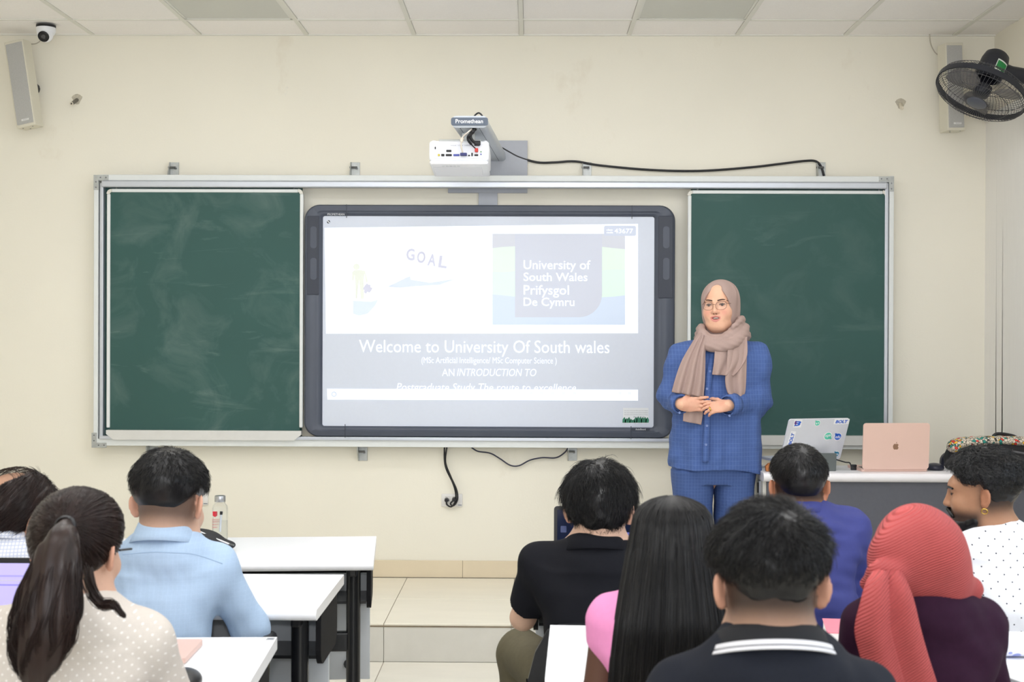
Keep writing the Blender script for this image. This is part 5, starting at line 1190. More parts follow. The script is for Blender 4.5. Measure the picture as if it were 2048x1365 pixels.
# bearded man in the white dotted shirt, face turned to the left
WDOT = dots(mat('white_dotted_shirt', (236, 238, 246), .75, noise=.015, nscale=60, bump=.03, bscale=300), .040, .020, .0021, (40, 44, 60))
t, H, J, so = aud(4.1, (1966, 893, 130), ((1908, 1106), (2085, 1104)), ((1880, 1230, .08), (2120, 1230, .08)), (1992, 1066), 'bearded man in white dotted shirt with curly black hair looking left', (168, 124, 96), WDOT, JEAN, h=.004, yaw=68, pitch=4, seed=91, beard=True, fade=.9, cap_top=.150, hk=.98, fold=.004, nr=.058)
V, Q = short_cap(H, .0045, .028, .004, -.080, 29, .005, dz=.030); np_mesh('hair', V, Q, HAIR, t)
short_strands('hair_strands', H, V, Q, 6500, .026, mat('glossy_black_hair', (16, 16, 19), .28, spec=.7), t, .8, (.0, .0, .13), 80, .0008, 17, wave=.005)
S = SDF(np.array(H.c) - .16, np.array(H.c) + .16, .004); H.ell(S, (0, .066, -.100), (.042, .044, .038), .02)
for s in (-1, 1): H.cone(S, (s * .050, .020, -.072), (s * .026, .066, -.096), .022, .028, .02); H.cone(S, (s * .004, .104, -.041), (s * .028, .090, -.058), .007, .007, .006)
S.disp(lambda X, Y, Z: .0015 * wav(2, 300)(X, Y, Z)); V, Q = S.mesh(); np_mesh('beard', V, Q, HAIR, t)
H_ = H; MB().lathe([(.0085 + .0018 * math.cos(R(a)), .0018 * math.sin(R(a))) for a in range(0, 361, 45)], Matrix.Translation(H.p(-.086, -.008, -.040)) @ H.R.to_4x4() @ Matrix.Rotation(R(65), 4, 'Y'), 20).build('gold_earring', mat('gold', (214, 178, 90), .2, 1), t, 2)
for s in (-1, 1): MB().tube(spline([H.p(s * .014, .101, .026), H.p(s * .032, .096, .031), H.p(s * .054, .082, .027)], 4), .0035, 6).build('eyebrow', HAIR, t)
collar(so, J['nb'] + Vector((0, -.0, -.004)), H, [(-.004, -.01), (.003, .012), (.007, .014), (.010, .010), (.014, -.006)], WDOT, 18, .066, .068, name='neckband')
chair(P(1992, 1100, 4.1).x, 4.12, 0, 'black chair under the man in white dotted shirt', .66, arms=False)
# ================================================================ the presenter
YP = 6.62
pr_ = thing('person', (P(1430, 900, YP).x, YP, ZP), 'woman presenter in taupe headscarf, glasses and blue checked suit with joined hands', 'person')
PK = .985
Hd = Head(P(1440, 613, YP), rot_head(158, 3, 2), PK)
def face_parts():
    S = SDF(np.array(Hd.c) - np.array((.12, .13, .24)), np.array(Hd.c) + np.array((.12, .13, .14)), .0022)
    H = Hd
    H.ell(S, (0, -.012, .035), (.078, .096, .087), .03)
    H.ell(S, (0, .020, -.035), (.067, .072, .080), .04)
    H.ell(S, (0, .056, -.092), (.036, .030, .028), .045)
    for s in (-1, 1):
        H.cone(S, (s * .054, .0, -.070), (s * .020, .066, -.094), .026, .022, .035)
        H.ell(S, (s * .040, .062, -.030), (.027, .026, .027), .03)
        H.ell(S, (s * .034, .100, .012), (.018, .013, .012), .014, 1)
        H.ell(S, (s * .033, .0775, .010), (.0160, .0130, .0120), .006)
        H.ell(S, (s * .033, .0965, .0095), (.0125, .0120, .0058), .002, 1)
        H.cone(S, (s * .016, .091, .030), (s * .050, .080, .030), .004, .004, .016)
    H.cone(S, (0, .090, .020), (0, .107, -.020), .0075, .0100, .014); H.ell(S, (0, .105, -.024), (.0105, .010, .009), .008)
    for s in (-1, 1): H.ell(S, (s * .0125, .097, -.026), (.0080, .0095, .0068), .007); H.ell(S, (s * .0065, .104, -.0335), (.0034, .005, .003), .002, 1)
    H.ell(S, (0, .082, -.056), (.034, .016, .022), .02)
    H.ell(S, (0, .0900, -.0460), (.025, .010, .0045), .006); H.ell(S, (0, .087, -.0660), (.021, .011, .0058), .006)
    H.ell(S, (0, .101, -.0555), (.0205, .016, .0060), .002, 1)
    S.cone(H.p(0, -.01, -.06), H.p(0, -.015, -.19), .056, .060, .03)
    V, Q = S.mesh(); L = H.loc(V); c = np.tile(lin((226, 178, 150)), (len(V), 1)); x, y, z = L.T; fr = y > .03
    for s in (-1, 1): c = mixc(c, lin((222, 140, 128)), .50 * np.exp(-(((x - s * .042) / .022) ** 2 + ((z + .028) / .018) ** 2)) * fr)
    c = mixc(c, lin((214, 150, 130)), .35 * np.exp(-((x / .014) ** 2 + ((z + .026) / .012) ** 2)) * fr)
    lip = ((x / .0265) ** 2 + ((z + .0585 - 9 * x * x) / (.0160 - .10 * np.abs(x))) ** 2) < 1; c = mixc(c, lin((206, 126, 122)), (lip & (y > .07)) * .8)
    mouth = ((x / .0205) ** 2 + ((z + .0570 - 7 * x * x) / .0066) ** 2 < 1.0) & (y > .06) & (y < .0915); c = mixc(c, lin((60, 22, 22)), mouth * 1.0)
    c = mixc(c, lin((110, 60, 50)), ((((np.abs(x) - .0065) / .0042) ** 2 + ((z + .034) / .003) ** 2 < 1) & (y > .085)) * .8)
    for s in (-1, 1):                                                      # dark lash line round the eye opening
        e = ((x - s * .033) / .0150) ** 2 + ((z - .0100) / .0080) ** 2; up = z > .0085
        c = mixc(c, lin((58, 38, 34)), ((e < 1.0) & up & fr) * .85); c = mixc(c, lin((170, 110, 95)), ((e < 1.1) & ~up & fr) * .35)
    return V, Q, c
parts = [face_parts()]
# hands
def hand_mesh(w, *a, **kw):
    w = Vector(w); S = SDF(np.array(w) - .21, np.array(w) + .21, .0026); hand_sdf(S, w, *a, **kw); back = kw.pop('arm', None)
    return S
WR, WL = P(1364, 810, 6.43), P(1453, 812, 6.40)
ER, EL = P(1342, 792, 6.60), P(1512, 800, 6.60)
for w, e, Fd, N, U, cu, th, kk in ((WR, ER, (1, -.10, .05), (.05, 1, .0), (0, .05, 1), (8, 10, 12, 16), (8, 10), .86), (WL, EL, (-1, -.05, -.12), (-.30, .75, -.60), (-.05, -.55, .83), (16, 22, 26, 30), (25, 15), .80)):
    S = SDF(np.array(w) - .19, np.array(w) + .19, .0026); hand_sdf(S, w, Fd, N, U, kk, cu, .6, th, .8); S.cone(w, w + (e - w).normalized() * .10, .026, .030, .02)
    V, Q = S.mesh(); c = np.tile(lin((224, 176, 150)), (len(V), 1)); nz = wav(4, 90)(*V.T); c = mixc(c, lin((212, 146, 124)), .3 + .3 * nz); parts.append((V, Q, c))
# trunk, arms and legs under the clothes
S = SDF((P(1300, 700, YP).x, YP - .26, ZP - .01), (P(1560, 700, YP).x, YP + .24, P(1440, 640, YP).z), .006)
nb = P(1440, 690, YP); shl, shr_ = P(1366, 716, YP), P(1508, 714, YP)
S.cone(Hd.p(0, -.01, -.09), nb, .056, .062, .03); S.cone(nb, shl, .05, .05, .05); S.cone(nb, shr_, .05, .05, .05)
S.cone(P(1437, 740, YP), P(1432, 920, YP), .105, .125, .06, (1.35, 1, 1)); S.chain([shl, ER, WR], [.052, .044, .027], .03); S.chain([shr_, EL, WL], [.052, .044, .027], .03)
legs = []
for px0, px1, dx in ((1384, 1389, 0), (1468, 1466, 0)):
    a, b = P(px0, 950, YP), P(px1, 1060, YP); e = Vector((b.x, YP, ZP + .07)); legs.append((a, b, e)); S.chain([a, b, e], [.092, .07, .042], .04); S.cone((e.x, YP + .03, ZP + .035), (e.x, YP - .13, ZP + .03), .036, .03, .03)
V, Q = S.mesh(); parts.append((V, Q, np.tile(lin((226, 178, 150)), (len(V), 1))))
o = 0; VV, QQ, CC = [], [], []
for V, Q, c in parts: VV.append(V); QQ.append(Q + o); CC.append(c); o += len(V)
np_mesh('body', np.concatenate(VV), np.concatenate(QQ), SKIN, pr_, 2, np.concatenate(CC))
# eyes, brows, teeth, glasses
EYE = mat('eye_white', (236, 232, 228), .2, coat=.5); IRIS = mat('iris_brown', (58, 36, 26), .15, coat=.5)
for s in (-1, 1):
    fo = Hd.R.to_4x4() @ Matrix.Rotation(R(-90), 4, 'X') @ Matrix.Rotation(R(s * 1.5), 4, 'Y')   # local z -> face forward
    c = Hd.p(s * .033, .0775, .0095); e = MB().lathe([(.0112 * PK * math.sin(R(a)), .0112 * PK * math.cos(R(a))) for a in range(0, 181, 12)], Matrix.Translation(c) @ fo, 20).build('eye', EYE, pr_, 2)
    MB().lathe([(.0066 * math.sin(R(a)), .0108 * PK + .0012 * math.cos(R(a))) for a in range(0, 91, 15)], Matrix.Translation(c) @ fo, 18).build('iris', IRIS, e, 2)
    br = MB(); pts = [Hd.p(s * .013, .0955, .0305), Hd.p(s * .024, .0945, .0330), Hd.p(s * .038, .0885, .0350), Hd.p(s * .052, .0785, .0310), Hd.p(s * .060, .071, .0250)]
    br.tube(spline(pts, 5), [.0028 + .0008 * math.sin(i / 20 * 3.1) - .0018 * (i / 20) for i in range(21)], 8).build('eyebrow', mat('brow_brown', (62, 44, 38), .7), pr_, 2)
MB().prism([(.0165 * t, -.001 - .0048 * (1 - t * t * .6)) for t in np.linspace(-1, 1, 9)] + [(.0165 * t, .0030) for t in np.linspace(1, -1, 9)], Matrix.Translation(Hd.p(0, .0885, -.0540)) @ Hd.R.to_4x4() @ Matrix.Rotation(R(90), 4, 'X') @ Matrix.Rotation(math.pi, 4, 'Y') @ Matrix.Scale(-1, 4, (0, 1, 0)), -.002, .001).build('teeth', mat('tooth', (238, 234, 224), .3), pr_)
GLM = mat('glasses_metal', (150, 118, 106), .25, .8); gl = thing_gl = None
gl = MB()
for s in (-1, 1):
    pts = [Hd.p(s * (.033 + .0255 * math.copysign(abs(math.cos(a)) ** .8, math.cos(a))), .112 - .010 * (math.cos(a) * .5 + .5), .006 + .0205 * math.copysign(abs(math.sin(a)) ** .8, math.sin(a)) + .002 * math.cos(a)) for a in np.linspace(0, 2 * math.pi, 33)]
    gl.tube(pts, [.0010 + (.0006 if math.sin(a) > .2 else 0) for a in np.linspace(0, 2 * math.pi, 33)], 6, False)
    gl.tube([Hd.p(s * .058, .100, .014), Hd.p(s * .064, .090, .015), Hd.p(s * .070, .055, .013)], .0014, 6)
gl.tube(spline([Hd.p(-.0085, .1125, .010), Hd.p(0, .1145, .013), Hd.p(.0085, .1125, .010)], 5), .0011, 6)
go = gl.build('glasses', GLM, pr_, 2)
LENS = mat('lens_glass', (240, 244, 246), .05, alpha=.03, spec=.3)
for s in (-1, 1): MB().prism([(.0245 * math.cos(a), .0195 * math.sin(a)) for a in np.linspace(0, 6.1, 24)], Matrix.Translation(Hd.p(s * .033, .107, .006)) @ Hd.R.to_4x4() @ Matrix.Rotation(R(-s * 11), 4, 'Z') @ Matrix.Rotation(R(90), 4, 'X'), -.0004, .0004).build('lens', LENS, go)
# headscarf
TAUPE = mat('taupe_crepe', (166, 143, 136), .85, noise=.03, nscale=200, bump=.05, bscale=500)
S = SDF(np.array(Hd.c) - np.array((.19, .19, .26)), np.array(Hd.c) + np.array((.19, .19, .15)), .003)
Hd.ell(S, (0, -.016, .030), (.094, .112, .102), .02); Hd.ell(S, (0, -.012, -.045), (.092, .098, .100), .03); Hd.ell(S, (0, -.005, -.125), (.078, .075, .05), .03)
sw = wav(8, 22)
c0 = np.array(Hd.c); Rm = np.array(Hd.R)
def hoodfold(X, Y, Z):
    x, y, z = [(Rm[0, i] * (X - c0[0]) + Rm[1, i] * (Y - c0[1]) + Rm[2, i] * (Z - c0[2])) for i in range(3)]
    rad = np.sqrt((x / .75) ** 2 + (z + .02) ** 2); return .0028 * np.sin(rad * 0 + y * 120 + 3 * sw(x, y, z) + z * 25) * np.clip((.055 - y) / .06, 0, 1) + .0012 * sw(x * 2, y * 2, z * 2)
S.disp(hoodfold)
Hd.ell(S, (0, .125, -.018), (.0745, .125, .112), .004, 1)
Hd.cone(S, (0, .13, .066), (0, .06, .086), .036, .018, .035, 1)
V, Q = S.mesh(); hs = np_mesh('headscarf', V, Q, TAUPE, pr_)
# wrapped folds round the neck
S = SDF((nb.x - .19, YP - .22, nb.z - .10), (nb.x + .19, YP + .19, nb.z + .15), .003)
def ringfold(pts, rs, k=.010): S.chain(spline([P(*p) for p in pts], 5), list(np.interp(np.linspace(0, len(rs) - 1, (len(pts) - 1) * 5 + 1), range(len(rs)), rs)), k)
ringfold([(1404, 662, 6.56), (1420, 675, 6.515), (1445, 675, 6.505), (1466, 660, 6.53)], [.012, .014, .014, .014])
ringfold([(1403, 655, 6.62), (1404, 668, 6.54), (1420, 682, 6.495), (1445, 681, 6.49), (1470, 664, 6.52), (1482, 640, 6.58)], [.018, .020, .020, .020, .022, .020])
ringfold([(1398, 668, 6.62), (1404, 683, 6.53), (1424, 694, 6.478), (1455, 690, 6.475), (1480, 674, 6.51), (1490, 655, 6.58)], [.020, .022, .022, .023, .024, .022])
ringfold([(1399, 676, 6.55), (1418, 690, 6.485), (1440, 697, 6.465), (1470, 687, 6.48), (1489, 671, 6.54)], [.012, .014, .016, .020, .020])
ringfold([(1404, 660, 6.64), (1440, 665, 6.74), (1484, 656, 6.64)], [.03, .04, .03]); ringfold([(1400, 678, 6.64), (1440, 690, 6.74), (1490, 672, 6.64)], [.03, .04, .03])
ringfold([(1466, 655, 6.50), (1477, 645, 6.53), (1484, 638, 6.58)], [.010, .012, .016], .006)
S.cone(nb + Vector((0, .01, -.03)), nb + Vector((0, .01, .03)), .085, .070, .02)
w1 = wav(6, 40); S.disp(lambda X, Y, Z: .0010 * np.sin(Z * 260 + X * 90 + 1.2 * w1(X, Y, Z)))
V, Q = S.mesh(); np_mesh('scarf_wrap', V, Q, TAUPE, hs)
def pxs(rows): return [(P(a, b, c), P(d, e, f)) for a, b, c, d, e, f in rows]
sheet('scarf_end', pxs([(1398, 664, 6.52, 1414, 676, 6.49), (1382, 690, 6.50, 1411, 700, 6.475), (1364, 722, 6.475, 1411, 730, 6.452), (1352, 755, 6.455, 1410, 768, 6.435), (1344, 785, 6.445, 1407, 795, 6.43)]), TAUPE, hs, .004, 44, lambda u, v: -.012 * math.sin(math.pi * u) + (.003 + .009 * v) * math.sin(2 * math.pi * (u * 3.1 + .15 + .1 * v)), 6)
sheet('scarf_end', pxs([(1372, 770, 6.452, 1408, 770, 6.445), (1369, 800, 6.448, 1407, 800, 6.445), (1367, 830, 6.446, 1405, 832, 6.446), (1366, 843, 6.446, 1402, 850, 6.446)]), TAUPE, hs, .004, 24, lambda u, v: .006 * math.sin(2 * math.pi * (u * 1.4 + .2)), 5)
sheet('scarf_end', pxs([(1430, 692, 6.462, 1494, 676, 6.50), (1429, 715, 6.447, 1494, 712, 6.47), (1427, 735, 6.440, 1480, 738, 6.452), (1425, 750, 6.437, 1466, 752, 6.444)]), TAUPE, hs, .004, 36, lambda u, v: (.002 + .009 * v) * math.sin(2 * math.pi * (u * 2.3 + .3)), 6)
sheet('scarf_end', pxs([(1455, 690, 6.468, 1494, 674, 6.505), (1453, 730, 6.45, 1493, 730, 6.475), (1450, 762, 6.445, 1492, 765, 6.46), (1455, 786, 6.442, 1490, 786, 6.452), (1466, 796, 6.442, 1484, 794, 6.448)]), TAUPE, hs, .004, 32, lambda u, v: -.006 + (.003 + .010 * v) * math.sin(2 * math.pi * (u * 1.7 + .55)), 6)
MB().lathe([(0, .003), (.004, .002), (.005, 0)], at(P(1475, 648, 6.515)), 10).build('scarf_pin', mat('pin_pearl', (210, 204, 200), .25), hs, 2)
# jacket
JKT = grid_lines(mat('blue_checked_cloth', (68, 94, 152), .8, noise=.06, nscale=60, bump=.35, bscale=55), [('X', .0145, .0016), ('Z', .021, .0015)], (112, 138, 196), .38)
S = SDF((P(1296, 700, YP).x, YP - .26, P(1440, 962, YP).z), (P(1562, 700, YP).x, YP + .22, P(1440, 655, YP).z), .0042)
def row(py, px, hw, cy, b): q = P(px, py, YP); return (q.z, q.x, cy, hw / F * YP, b)
S.loft([row(952, 1431, 92, YP, .165), row(905, 1431, 91, YP, .170), row(850, 1432, 87, YP, .168), row(790, 1435, 84, YP, .160), row(735, 1437, 78, YP, .145), row(708, 1438, 66, YP, .115)], .03, 2.4)
for s_ in (shl, shr_): S.cone(nb + Vector((0, 0, -.012)), s_, .062, .068, .06); S.cone(nb + Vector((0, -.03, -.06)), s_ + Vector((0, -.02, -.05)), .07, .07, .06)
S.chain([shl, ER], [.068, .066], .03); S.cone(ER, WR + (ER - WR).normalized() * .02, .066, .042, .025, flat=True)
S.chain([shr_, EL], [.070, .076], .03); S.cone(EL, WL + (EL - WL).normalized() * .02, .074, .044, .025, flat=True)
w1, w2 = wav(15, 24), wav(16, 55); xm = nb.x; zm = P(1440, 780, YP).z
def jf(X, Y, Z):
    side = np.clip((np.abs(X - xm) - .17) / .05, 0, 1); low = np.clip((zm - Z) / .3, 0, 1)
    return .0045 * w1(X, Y, Z) + .0032 * w2(X, Y, Z) + .0022 * side * np.sin(Z * 70 + X * 55 * np.sign(X - xm) + 2.0 * w1(X, Y, Z)) + .006 * low * np.sin(X * 62 + 1.5 * w1(X, Y, Z * .3))
S.disp(jf); zh = P(1430, 938, YP).z
hx = lambda X: zh + .012 * np.sin(X * 14 + .5) - .018 * np.clip((X - xm) / .2, -1, 1)
X, Y, Z = S.G((slice(None),) * 3); S.f = np.maximum(S.f, (hx(X) - Z).astype(np.float32))
S.cone(nb + Vector((0, 0, -.05)), nb + Vector((0, 0, .2)), .072, .080, .0, op=1)
V, Q = S.mesh(); jk = np_mesh('jacket', V, Q, JKT, pr_)
zs_ = P(1430, 900, YP)
def chest_y(px, py):
    q = P(px, py, 6.46); r = [row(952, 1431, 92, YP, .165), row(905, 1431, 91, YP, .170), row(850, 1432, 87, YP, .168), row(790, 1435, 84, YP, .160), row(735, 1437, 78, YP, .145), row(708, 1438, 66, YP, .115)][::-1]
    z = [a[0] for a in r][::-1]; b = [a[4] for a in r][::-1]; return YP - np.interp(q.z, z, b) - .006
pl_ = MB(); pts = [(1427, 700), (1424, 720), (1420, 745), (1416, 780), (1415, 815), (1414, 852), (1412, 895), (1411, 925)]
cen = spline([P(a, b, chest_y(a, b) + .001) for a, b in pts], 5)
for p_ in cen:
    for dx in (-.014, .014): pl_.v.append((p_.x + dx, p_.y, p_.z))
for i in range(len(cen) - 1): pl_.f.append((2 * i, 2 * i + 1, 2 * i + 3, 2 * i + 2))
o_ = pl_.build('button_placket', JKT, jk, 2); sm = o_.modifiers.new('t', 'SOLIDIFY'); sm.thickness = .004
for a, b in ((1424, 712), (1420, 743), (1414, 778), (1415, 815), (1414, 852), (1412, 890)):
    MB().lathe([(0, .0015), (.0035, .001), (.0050, .003), (.0058, .002), (.0058, 0)], at(P(a, b, chest_y(a, b) - .003)), 14).build('button', mat('button_blue', (120, 140, 190), .3), jk, 2)
for w, e, r0, bpx in ((WR, ER, .046, (1359, 826)), (WL, EL, .048, (1459, 832))):
    dirn = (e - w).normalized(); M_ = Matrix.Translation(w + dirn * .008) @ Vector((0, 0, 1)).rotation_difference(dirn).to_matrix().to_4x4()
    MB().lathe([(r0 - .006, 0), (r0, -.002), (r0 + .003, .03), (r0 + .005, .058), (r0 - .004, .060)], M_, 28).build('cuff', JKT, jk, 2)
    MB().lathe([(0, .0015), (.0040, .001), (.0050, .0025), (.0055, 0)], at(P(*bpx, (w + dirn * .02).y - r0 - .004)), 12).build('button', MATS['button_blue'], jk, 2)
# trousers
PANT = grid_lines(mat('blue_checked_trouser', (62, 86, 140), .8, noise=.06, nscale=60, bump=.3, bscale=55), [('X', .0145, .0016), ('Z', .016, .0015)], (98, 122, 176), .35)
S = SDF((P(1325, 900, YP).x, YP - .22, ZP + .03), (P(1525, 900, YP).x, YP + .22, P(1440, 880, YP).z), .0055)
S.loft([row(966, 1426, 80, YP, .13), row(930, 1428, 85, YP, .150), row(885, 1429, 82, YP, .15)], .03, 2.4)
for (a, b, e), hw0, hw1 in zip(legs, (42, 41), (35, 36)):
    q0 = P(1440, 940, YP).z
    S.loft([(ZP + .04, e.x, YP, .085, .10), (b.z, b.x, YP, hw1 / F * YP, .11), (a.z, a.x, YP, hw0 / F * YP, .13), (q0, a.x, YP, hw0 / F * YP, .135)], .008, 2.4)
add_folds(S, 19, .004, 24); V, Q = S.mesh(); np_mesh('trousers', V, Q, PANT, pr_)
for a, b, e in legs:
    S = SDF((e.x - .07, YP - .22, ZP), (e.x + .07, YP + .09, ZP + .12), .006); S.cone((e.x, YP + .02, ZP + .045), (e.x, YP - .14, ZP + .036), .042, .038, .02).cut((0, 0, ZP + .003), (0, 0, -1)); V, Q = S.mesh(); np_mesh('shoe', V, Q, mat('shoe_black', (30, 30, 34), .4), pr_)
MB().lathe([(.0098 + .0014 * math.cos(R(a)), .0022 * math.sin(R(a))) for a in range(0, 361, 45)], Matrix.Translation(P(1420, 818, 6.375)) @ Matrix.Rotation(R(70), 4, 'Y') @ Matrix.Rotation(R(15), 4, 'X'), 20).build('ring', mat('gold', (214, 178, 90), .2, 1), pr_, 2)
# ================================================================ things on the desks
# glass bottle
c = Pz(440, 1082, .75); c.z = .75
bt = thing('water_bottle', c, 'clear glass water bottle with steel cap and red print on the front desk', 'bottle')
BG = mat('bottle_glass', (236, 240, 240), .04, trans=.9, ior=1.2, alpha=.55); sB = 5.2 / F
rb_ = 15.5 * sB; hb = P(440, 992, c.y).z - .75
MB().lathe([(0, .002), (rb_ * .9, .002), (rb_, .01), (rb_, hb * .72), (rb_ * .92, hb * .78), (rb_ * .66, hb * .835), (rb_ * .64, hb * .87)], Matrix.Translation(c), 32).build('glass', BG, bt, 2)
MB().lathe([(rb_ * .68, hb * .865), (rb_ * .70, hb * .88), (rb_ * .70, hb * .985), (rb_ * .66, hb), (0, hb)], Matrix.Translation(c), 28).build('cap', mat('brushed_steel', (176, 178, 180), .3, .9), bt, 1)
MB().lathe([(0, .006), (rb_ * .95, .006), (rb_ * .95, hb * .44), (0, hb * .44)], Matrix.Translation(c), 28).build('water', mat('water', (228, 234, 236), .03, trans=1, ior=1.1, alpha=.4), bt, 1)
RED = mat('red_print', (196, 36, 52), .5)
fb = c + Vector((0, -rb_ - .001, 0))
MB().prism([(-.018, .012), (.0, .012), (.0, -.004), (-.009, -.01), (-.018, -.004)], at(fb + Vector((-.004, .004, hb * .60))), 0, .0006).build('crest', RED, bt)
for z_, w_ in ((.47, .034), (.42, .030), (.36, .026), (.30, .022)): text('print', 'UNIVERSITY', at(fb + Vector((-.024, .003, hb * z_))), w_, .006, RED, bt)
MB().tube([fb + Vector((.006, .004, hb * .22)), fb + Vector((.010, .004, hb * .60))], .004, 8).build('strap', mat('strap_grey', (190, 196, 204), .5), bt)
MB().tube([fb + Vector((.010, .004, hb * .60)), fb + Vector((.011, .004, hb * .67))], .0055, 8).build('strap_end', BLK, bt, 1)
# black pencil case
c = Pz(430, 1098, .75); c = Vector((c.x - .01, 4.95, .75))
S = SDF((c.x - .16, c.y - .08, .745), (c.x + .12, c.y + .08, .87), .004); S.ell((c.x - .05, c.y, .785), (.10, .05, .045), .02); S.ell((c.x + .03, c.y, .77), (.065, .03, .022), .02); S.cut((0, 0, .752), (0, 0, -1)); V, Q = S.mesh()
pcs = thing('pencil_case', c, 'black pencil case with zip beside the glass bottle', 'pencil case')
np_mesh('pouch', V, Q, mat('case_black', (28, 28, 32), .6, bump=.05, bscale=200), pcs)
MB().tube(spline([(c.x - .12, c.y - .02, .822), (c.x - .05, c.y - .03, .828), (c.x + .02, c.y - .026, .80), (c.x + .08, c.y - .02, .775)], 6), .003, 6).build('zip', mat('zip_white', (220, 220, 222), .4), pcs)
MB().tube([(c.x + .075, c.y - .02, .776), (c.x + .095, c.y - .03, .774)], .0035, 6).build('zip_pull', SCREW, pcs)
# open laptop with lavender screen (left edge), dark laptop of the man in black
LAV = mat('screen_lavender', (120, 110, 180), .3, emit=(208, 200, 250), es=.72)
hL = P(-5, 1228, 3.34); hL.z = .752
q1 = P(68, 1128, 3.34); lh = q1.z - .752
t, ldx, scx, LMx = laptop('black_laptop', Vector((P(-30, 1228, 3.34).x, 3.34, .752)), 180, .33, .22, lh, 3, BLK, BLK, LAV, 'open black laptop with lavender screen behind the ponytail')
for i in range(3): MB().prism(rrect(.26, .004, .001, 2, 0, lh * (.80 - .05 * i)), LMx, -.0018, -.0012).build('toolbar_line', mat('screen_line_%d' % i, (120, 110, 180), .4, emit=((180, 176, 236), (226, 222, 200), (150, 146, 230))[i], es=.6), scx)
SDK = mat('screen_dark_blue', (18, 22, 36), .12, emit=(30, 42, 78), es=.30)
xl, xr = P(1108, 1050, 4.62).x, P(1300, 1050, 4.62).x; zt_ = P(1180, 1021, 4.62).z
t, ldx, scx, LMx = laptop('dark_laptop', Vector(((xl + xr) / 2, 4.62, .752)), 180, xr - xl, .22, zt_ - .752, 4, BLK, BLK, SDK, 'open laptop with dark blue screen in front of the man in black polo')
for u, v, w_, h_, cc, es in ((-.40, .60, .020, .022, (70, 84, 120), .25), (.33, .78, .05, .03, (190, 214, 255), .9), (.10, .45, .016, .02, (150, 180, 255), .8), (-.16, .42, .014, .022, (120, 160, 255), .8), (.28, .5, .025, .02, (120, 130, 220), .6)):
    MB().prism(rrect(w_, h_, .002, 2, -u * (xr - xl), v * (zt_ - .752)), LMx, -.0018, -.0012).build('screen_image', mat('screen_img_%d' % int(u * 100), (40, 50, 90), .3, emit=cc, es=es), scx)
# closed rose laptop, small tag and black pouch on the ponytail woman's desk
a, b, d_ = Pz(412, 1282, .762), Pz(388, 1342, .762), Pz(300, 1282, .762)
t = thing('closed_laptop', Vector((a.x - .15, (a.y + b.y) / 2, .75)), 'closed rose gold laptop lying on the desk of the woman with ponytail', 'laptop', 'laptops')
Mr = Matrix.Translation((a.x - .155, a.y - .105, .752)) @ Matrix.Rotation(R(1.5), 4, 'Z'); MB().prism(rrect(.30, .21, .012), Mr, 0, .007).build('base', ROSE, t); MB().prism(rrect(.30, .21, .012), Mr, .0075, .013).build('lid', ROSE, t)
q = Pz(541, 1279, .75); tg = thing('desk_label', (q.x, q.y, .75), 'tiny grey label stuck on the desk corner', 'label'); MB().prism(rrect(.020, .022, .001), Matrix.Translation((q.x, q.y, .7502)), 0, .0006).build('paper', mat('label_grey', (170, 172, 176), .5), tg); MB().prism(rrect(.014, .010, .001), Matrix.Translation((q.x, q.y, .7509)), 0, .0003).build('print', GRYP, tg)
q = Pz(378, 1378, .75); S = SDF((q.x - .12, q.y - .16, .745), (q.x + .10, q.y + .10, .84), .004); S.ell((q.x - .012, q.y - .03, .772), (.046, .075, .028), .01); S.cut((0, 0, .752), (0, 0, -1)); V, Q = S.mesh()
mo = tag(np_mesh('black_pouch', V, Q, mat('pouch_black', (26, 26, 30), .35)), 'glossy black rounded pouch on the desk beside the beige blouse', 'pouch')
# right desk: pink notebook, tissue pack, pen
q = Pz(1668, 1285, .75); nbk = thing('notebook', (q.x + .05, q.y, .75), 'thick notebook with pink cover next to the plum sleeve', 'notebook')
MB().box((q.x + .05, q.y + .05, .7655), (.12, .17, .026), Matrix.Rotation(R(-8), 3, 'Z'), .001).build('pages', mat('paper_white', (236, 234, 230), .8), nbk); MB().box((q.x + .05, q.y + .05, .780), (.125, .175, .003), Matrix.Rotation(R(-8), 3, 'Z'), .001).build('cover', mat('pink_cover', (224, 132, 146), .5), nbk); MB().box((q.x + .05, q.y + .05, .7515), (.125, .175, .003), Matrix.Rotation(R(-8), 3, 'Z'), .001).build('cover', MATS['pink_cover'], nbk)
q = Pz(2028, 1318, .75); S = SDF((q.x - .10, q.y - .06, .745), (q.x + .12, q.y + .12, .81), .004); S.cone((q.x - .045, q.y + .03, .772), (q.x + .06, q.y + .03, .772), .026, .026, .01, (1, 1.6, .85)); S.cut((0, 0, .752), (0, 0, -1)); V, Q = S.mesh()
TIS = mat('tissue_wrap', (228, 230, 244), .35); g = NG(TIS); v_ = g.n('TexVoronoi'); v_.inputs['Scale'].default_value = 28; t_ = g.n('TexCoord'); g.l(t_.outputs['Object'], v_.inputs[0]); g.color(g.mixc(g.math('LESS_THAN', v_.outputs[0], .35), s2l((232, 233, 244)), s2l((150, 160, 216))))
tag(np_mesh('tissue_pack', V, Q, TIS), 'white tissue pack with lilac print at the right edge of the desk', 'tissue pack')
q = Pz(2000, 1362, .75); pn = thing('pen', (q.x, q.y, .75), 'grey pen lying on the desk below the tissue pack', 'pen')
MB().tube([(q.x - .01, q.y + .07, .755), (q.x + .035, q.y - .06, .755)], .0045, 8).build('barrel', mat('pen_grey', (150, 152, 158), .3, .5), pn, 1); MB().tube([(q.x + .035, q.y - .06, .755), (q.x + .040, q.y - .075, .755)], [.004, .001], 8).build('tip', SCREW, pn, 1)
